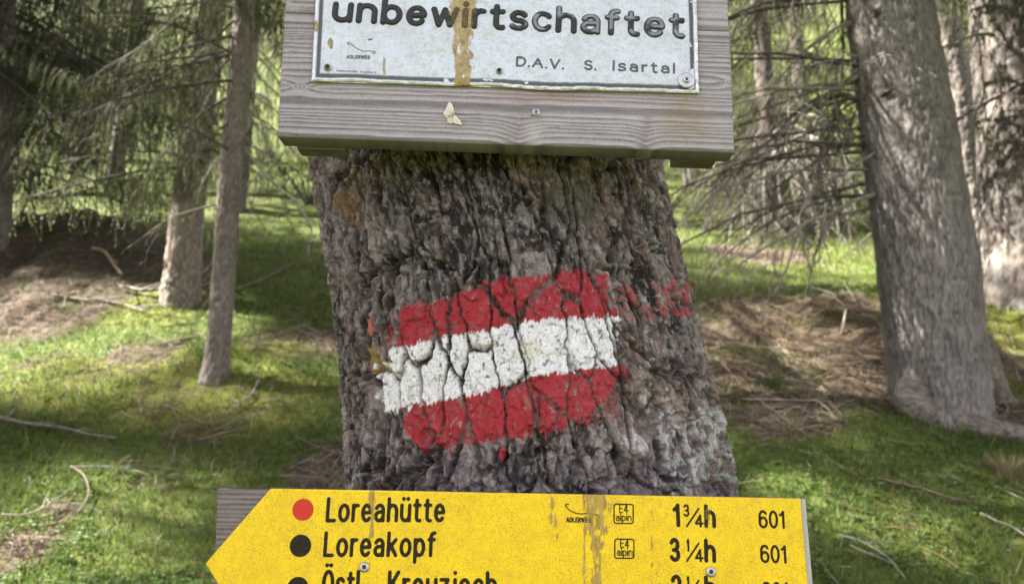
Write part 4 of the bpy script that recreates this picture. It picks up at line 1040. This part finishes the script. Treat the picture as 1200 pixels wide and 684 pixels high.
WOOD = [(-5.2, 13.5, 13, .14, 'spruce half hidden behind the sunlit pale trunk on the left'),
        (-8.4, 15, 14, .16, 'dark spruce beyond the root mound at the left'),
        (-11, 18, 15, .12, 'spruce at the far left edge, above the root mound and further up'),
        (-3.4, 17, 14, .16, 'distant spruce seen just left of the plank sign board'),
        (3.9, 15.5, 13, .10, 'dim spruce just right of the plank sign board, up the slope'),
        (5.6, 13.6, 13, .14, 'spruce behind the dead twigs left of the large right trunk'),
        (9.6, 14, 14, .15, 'spruce seen between the slim trunk and the right edge trunk'),
        (7.2, 19.5, 15, .14, 'distant spruce behind the large grey right trunk'),
        (.4, 19, 14, .14, 'spruce up the slope hidden mostly by the painted trunk'),
        (12.5, 18, 15, .14, 'distant spruce beyond the right edge trunk'),
        (4.6, 24, 16, .14, 'furthest spruce right of the plank sign board')]
for i_, (x, y_, h_, z0f, lab) in enumerate(WOOD):
    far_tree(x, y_, h_, .17, z0f, lab, 600+i_, 5 if y_ < 18 else 4, .55 if y_ < 18 else .75, 1.6 if y_ < 18 else 2.1)

def bush_mesh(seed, n=2600):
    r_ = np.random.default_rng(seed); m = MB(); C = []
    for k in range(16):
        a = r_.uniform(0, 6.28); e = r_.uniform(.4, 1.4); L = r_.uniform(.6, 1.25); d = np.array([math.cos(a)*math.cos(e), math.sin(a)*math.cos(e), math.sin(e)])
        Q = [np.zeros(3), d*L*.5+[0, 0, .1], d*L+[0, 0, .15]]; m.tube(Q, [.012, .008, .003], 4, False)
        for q in range(5): C.append(d*L*r_.uniform(.45, 1.05)+r_.normal(0, .1, 3)+[0, 0, .12])
    C = np.array(C); c = C[r_.integers(0, len(C), n)]+r_.normal(0, .09, (n, 3)); c[:, 2] = np.abs(c[:, 2])
    u_ = r_.normal(0, 1, (n, 3)); u_ /= np.linalg.norm(u_, axis=1)[:, None]; v_ = np.cross(u_, r_.normal(0, 1, (n, 3))); v_ /= np.linalg.norm(v_, axis=1)[:, None]
    s_ = r_.uniform(.018, .036, (n, 1)); V = np.stack([c-u_*s_, c+v_*s_*.5, c+u_*s_, c-v_*s_*.5], 1).reshape(-1, 3)
    a_ = m.mesh('stem'); a_.materials.append(M_dark); b_ = mesh_np('foliage', V, np.arange(4*n).reshape(-1, 4), False); b_.materials.append(M_leaf); return a_, b_
BUSH = [bush_mesh(900+k) for k in range(3)]
rb = random.Random(77)
BG = 'leafy bushes in the sun behind the trunks'
for i_ in range(30):
    while True:
        y_ = rb.uniform(11.5, 26); x = rb.uniform(-.80, .80)*y_
        if y_ > 14 or abs(x) > 4.5: break
    a_, b_ = BUSH[i_ % 3]; sc_ = rb.uniform(1.1, 2.1)*(1+max(0, y_-15)*.05)
    t = thing('leafy_bush', (x, y_, float(H(x, y_))-.05), 'yellow-green leafy bush in the sun behind the spruce trunks', 'bush', BG)
    o = link('stem', a_, None, t); o.matrix_parent_inverse = Matrix(); o.scale = (sc_,)*3; o.rotation_euler = (0, 0, rb.uniform(0, 6.28))
    f_ = link('foliage', b_, None, t); f_.matrix_parent_inverse = Matrix(); f_.scale = (sc_,)*3; f_.rotation_euler = o.rotation_euler; f_['kind'] = 'stuff'

# ------------------------------------------------------------------ grass, clover, litter (uncountable)
def wedge(n, d0, d1, pw=1.3, half=40):
    """random spots ahead of the viewpoint, thinning out with distance"""
    t = rng.random(n); d = (d0**(-pw+1)*(1-t)+d1**(-pw+1)*t)**(1/(-pw+1)) if pw != 1 else d0*(d1/d0)**t
    a = np.radians(rng.uniform(-half, half, n)); return d*np.sin(a), d*np.cos(a), d
x, y_, d = wedge(230000, 1.6, 14, 1.25)
lt = litter(x, y_); cl = .5+.5*fbm(x*2.5, y_*2.5, 401, 3)
k = rng.random(len(x)) > lt*.82+.12*(1-cl); x, y_, d, cl = x[k], y_[k], d[k], cl[k]
tallf = .5+.5*fbm(x*1.1, y_*1.1, 403, 2)
n = len(x); h_ = rng.uniform(.012, .038, n)*(1+.16*d)*(.45+1.0*tallf*cl+.2); h_ = np.where(rng.random(n) < .02, h_*2.1, h_)
wd = rng.uniform(.0010, .0020, n)*(1+.28*d)
a = rng.uniform(0, 2*np.pi, n); lean = rng.uniform(.1, .9, n); z = H(x, y_)-.004
dx, dy = np.cos(a), np.sin(a); b = rng.uniform(0, 2*np.pi, n); bx_, by_ = np.cos(b)*wd, np.sin(b)*wd
V = np.stack([np.stack([x-bx_, y_-by_, z], -1), np.stack([x+bx_, y_+by_, z], -1), np.stack([x+dx*lean*h_, y_+dy*lean*h_, z+h_], -1)], 1)
cc = np.array([.104, .150, .030])[None]*(1+.5*(cl[:, None]-.5))+rng.normal(0, .012, (n, 1))+np.where(rng.random((n, 1)) < .12, 1, 0)*np.array([[.12, .09, .03]])
mg = NT('grass_blades'); cg = mg.attr('col', True); mg.out(cg, .55, 0., .3)
tr = mg.n('ShaderNodeBsdfTranslucent'); mg.l(cg, tr.inputs[0]); mx = mg.n('ShaderNodeMixShader'); mx.inputs[0].default_value = .35
mg.l(mg.b.outputs[0], mx.inputs[1]); mg.l(tr.outputs[0], mx.inputs[2]); mg.l(mx.outputs[0], mg.t.nodes['Material Output'].inputs[0])
link('grass', mesh_np('grass', V, np.arange(3*n).reshape(-1, 3), False, {'col': np.clip(np.repeat(cc, 3, 0), .01, .6)}), mg.m, None,
     'short green mountain grass covering the forest floor', None, None, 'stuff')
# clover: three round leaflets
x, y_, d = wedge(26000, 1.6, 7.5, 1.1)
k = (rng.random(len(x)) > litter(x, y_)) & (fbm(x*1.6, y_*1.6, 405, 3) > -.12); x, y_, d = x[k], y_[k], d[k]; n = len(x)
z = H(x, y_)+rng.uniform(.006, .03, n); rr = rng.uniform(.004, .0085, n)*(1+.12*d); a0 = rng.uniform(0, 6.28, n); V = []; Fc = []
for q in range(3):
    a = a0+q*2.094; cx, cy = x+np.cos(a)*rr, y_+np.sin(a)*rr; tz = rng.uniform(-.5, .5, n)*rr; tx = rng.uniform(-.5, .5, n)
    for e in range(4):
        th = a+e*math.pi/2; V.append(np.stack([cx+np.cos(th)*rr*.85, cy+np.sin(th)*rr*.85, z+tz*(1 if e == 0 else -.3)+tx*rr*math.sin(e*1.57)], -1))
V = np.stack(V, 1).reshape(-1, 3); base = np.arange(n*3)*4
cc = np.array([.085, .15, .040])[None]*(1+rng.normal(0, .2, (n, 1)))
link('clover', mesh_np('clover', V, np.stack([base, base+1, base+2, base+3], -1), False, {'col': np.clip(np.repeat(cc, 12, 0), .01, .6)}), mg.m, None,
     'low clover leaves scattered through the grass', None, None, 'stuff')
# litter of twigs and needles
x, y_, d = wedge(75000, 1.7, 12, 1.1)
lt = litter(x, y_); k = rng.random(len(x)) < lt*.75+.06; x, y_, d = x[k], y_[k], d[k]; n = len(x)
L = rng.gamma(1.6, .020, n)*(1+.2*d)+.012; L = np.where((rng.random(n) < .05) & (d > 3.5), rng.uniform(.15, .45, n), L); a = rng.uniform(0, 2*np.pi, n); tlt = rng.normal(0, .22, n); wd = rng.uniform(.0005, .0013, n)*(1+.25*d)
dx, dy = np.cos(a)*L/2, np.sin(a)*L/2; nx1, ny1 = -np.sin(a)*wd, np.cos(a)*wd
bend = rng.normal(0, .15, n)*L
P0 = np.stack([x-dx, y_-dy, H(x-dx, y_-dy)+.004], -1); P2_ = np.stack([x+dx, y_+dy, H(x+dx, y_+dy)+.006+np.abs(tlt)*L], -1)
P1 = (P0+P2_)/2+np.stack([nx1/wd*bend, ny1/wd*bend, np.abs(rng.normal(0, .008, n))], -1)
sd = np.stack([nx1, ny1, 0*x], -1); up = np.stack([0*x, 0*x, wd*1.4], -1)
V = np.stack([P0-sd, P0+sd, P0+up, P1-sd, P1+sd, P1+up, P2_-sd*.5, P2_+sd*.5, P2_+up*.5], 1).reshape(-1, 3)
base = (np.arange(n)*9)[:, None]
qs = [np.hstack([base+q for q in f_]) for f_ in ((0, 3, 5, 2), (2, 5, 4, 1), (3, 6, 8, 5), (5, 8, 7, 4))]
tn = rng.uniform(.25, 1.5, (n, 1)); cc = np.where(rng.random((n, 1)) < .45, np.array([[.20, .17, .135]]), np.array([[.13, .085, .05]]))*tn
ml = NT('litter_twigs'); ml.out(ml.attr('col', True), .9, 0., .15)
link('needle_litter', mesh_np('needle_litter', V, [np.vstack(qs)], False, {'col': np.clip(np.repeat(cc, 9, 0), .01, .6)}), ml.m, None,
     'brown twigs and needles littering the bare patches of ground', None, None, 'stuff')

# ------------------------------------------------------------------ fallen branches one can point at
def fallen(pts, r0, r1, label, mat, lift=.02, twigs=3, tl=.12, seed=0, name='fallen_branch', group=None):
    P = []
    for q in pts:
        g_ = gp(q[0], q[1]); P.append(g_+[0, 0, lift+(q[2] if len(q) > 2 else 0)])
    r_ = random.Random(seed); P = np.array(P); s = np.linspace(0, 1, len(P)); tt_ = np.linspace(0, 1, len(P)*4)
    Q = np.stack([np.interp(tt_, s, P[:, a]) for a in range(3)], -1)
    for _ in range(3): Q[1:-1] = .25*Q[:-2]+.5*Q[1:-1]+.25*Q[2:]
    m = MB(); m.tube(Q, np.linspace(r0, r1, len(Q)), 7)
    for k in range(twigs):
        i_ = r_.randrange(1, len(Q)-1); d = Q[-1]-Q[0]; d /= np.linalg.norm(d); d = d*.7+np.array([r_.gauss(0, .5), r_.gauss(0, .5), abs(r_.gauss(.15, .2))]); d /= np.linalg.norm(d)
        l_ = tl*r_.uniform(.5, 1.3); m.tube([Q[i_], Q[i_]+d*l_*.5+[0, 0, .01], Q[i_]+d*l_], [r0*.5, r0*.35, r0*.2], 5, False)
    return link(name, m.mesh(name), mat, None, label, 'branch', group)
FG = 'fallen branches on the forest floor'
fallen([(1030, 569), (1055, 575), (1085, 584), (1115, 594), (1150, 602)], .006, .004, 'thin mossy stick lying in the grass right of the yellow sign', M_brown, .03, 1, seed=1, group=FG)
fallen([(1150, 612), (1170, 622), (1188, 632), (1210, 648)], .0035, .0025, 'short grey stick lying by the lower right edge', M_pale, .035, 3, .08, seed=2, group=FG)
fallen([(985, 640), (1005, 644), (1025, 655), (1046, 670), (1062, 692)], .0032, .0022, 'forked grey twig in the grass nearest the lower right corner', M_pale, .035, 4, .14, seed=3, group=FG)
fallen([(998, 652), (1012, 660), (1030, 668), (1046, 674)], .003, .002, 'thin lichen-grey twig crossing beneath the forked one', M_pale, .035, 2, .08, seed=4, group=FG)
fallen([(870, 472), (905, 474), (945, 474), (975, 476)], .006, .003, 'bare pale stick on the brown litter right of the thick trunk', M_pale, .02, 4, seed=5, group=FG)
fallen([(1144, 466), (1160, 476), (1185, 490), (1180, 505)], .006, .003, 'bent grey twig over the root of the large right trunk', M_pale, .06, 3, seed=6, group=FG)
fallen([(82, 556), (98, 565), (105, 585), (95, 608), (70, 624), (45, 628)], .005, .003, 'curved brown root loop in the grass at lower left', M_brown, .03, 3, .1, seed=7, group=FG)
fallen([(0, 613), (30, 616), (60, 598), (82, 582)], .004, .002, 'pale dead twig running into the curved root loop', M_pale, .03, 4, .12, seed=8, group=FG)
fallen([(85, 556), (120, 555), (155, 556)], .004, .002, 'straight dry stalk lying above the curved root loop', M_pale, .03, 1, seed=9, group=FG)
fallen([(-10, 496), (30, 503), (70, 510), (100, 517), (135, 520)], .009, .005, 'long grey stick lying across the moss at the left', M_pale, .03, 4, .15, seed=10, group=FG)
fallen([(38, 243, .1), (70, 244, .16), (110, 247, .16), (165, 256, .1)], .045, .022, 'dark fallen limb lying beyond the root mound on the left meadow', M_brown, .08, 5, .4, seed=11, group=FG)
fallen([(108, 297), (122, 305), (132, 316), (142, 327)], .022, .012, 'short broken pale root end on the left mound', mat_simple('broken_wood', [(.3, (.30, .18, .10)), (.7, (.52, .38, .25))], 20, .003), .05, 2, .1, seed=12, group=FG)
fallen([(275, 346), (300, 336), (325, 324), (345, 312)], .014, .006, 'bare branch lying on the grass between slender trunk and thick trunk', M_brown, .05, 6, .35, seed=13, group=FG)
fallen([(140, 345), (170, 350), (200, 345), (228, 352)], .016, .008, 'tangled dry branch at the foot of the sunlit trunk', M_pale, .05, 9, .3, seed=14, group=FG)
fallen([(60, 352), (100, 358), (140, 362), (170, 372)], .012, .006, 'grey branch half sunk in the brown litter of the left mound', M_pale, .04, 8, .3, seed=15, group=FG)
fallen([(185, 408), (210, 402), (232, 398)], .012, .01, 'dark root reaching toward the slender left trunk', M_brown, .02, 2, .15, seed=16, group=FG)
fallen([(275, 485), (295, 470), (303, 452)], .006, .003, 'small dead twig in the grass left of the thick trunk', M_pale, .03, 3, .12, seed=17, group=FG)
fallen([(345, 520), (370, 532), (400, 542), (412, 548)], .006, .003, 'brown twig touching the lower left side of the thick trunk', M_brown, .03, 5, .12, seed=18, group=FG)
c = gp(987, 392); m = MB(); e = c+np.array([.03, -.03, .17]); m.tube([c, (c+e)/2, e], [.010, .009, .007], 6)
link('splintered_stake', m.mesh('splintered_stake'), mat_simple('splinter_wood', [(.3, (.45, .38, .30)), (.7, (.62, .55, .45))], 30, .002), None, 'pale splintered stick standing upright in the right litter mound', 'stick')
# grass tuft on the root mound and moss cushions
def tuft(px, py, n, hh, sp, label, colr, seed):
    c = gp(px, py); r_ = np.random.default_rng(seed); a = r_.uniform(0, 6.28, n); s = r_.uniform(0, sp, n); x = c[0]+np.cos(a)*s; y_ = c[1]+np.sin(a)*s; z = H(x, y_)
    h_ = r_.uniform(.5, 1, n)*hh; o = r_.uniform(.3, 1., n)*h_; wd = .003; b = a+1.57
    V = np.stack([np.stack([x-np.cos(b)*wd, y_-np.sin(b)*wd, z], -1), np.stack([x+np.cos(b)*wd, y_+np.sin(b)*wd, z], -1), np.stack([x+np.cos(a)*o, y_+np.sin(a)*o, z+h_], -1)], 1).reshape(-1, 3)
    cc = np.array(colr)[None]*(1+r_.normal(0, .2, (n, 1)))
    link('grass_tuft', mesh_np('grass_tuft', V, np.arange(3*n).reshape(-1, 3), False, {'col': np.clip(np.repeat(cc, 3, 0), .01, .6)}), mg.m, None, label, 'grass tuft')
tuft(1158, 470, 220, .12, .10, 'green grass tuft beside the base of the large right trunk', (.08, .13, .03), 1)
tuft(1182, 560, 160, .10, .07, 'dry straw-coloured grass tuft in the green grass at right', (.30, .24, .13), 2)
tuft(912, 458, 200, .07, .10, 'dark green tuft on the bare brown ground right of the thick trunk', (.06, .085, .025), 3)
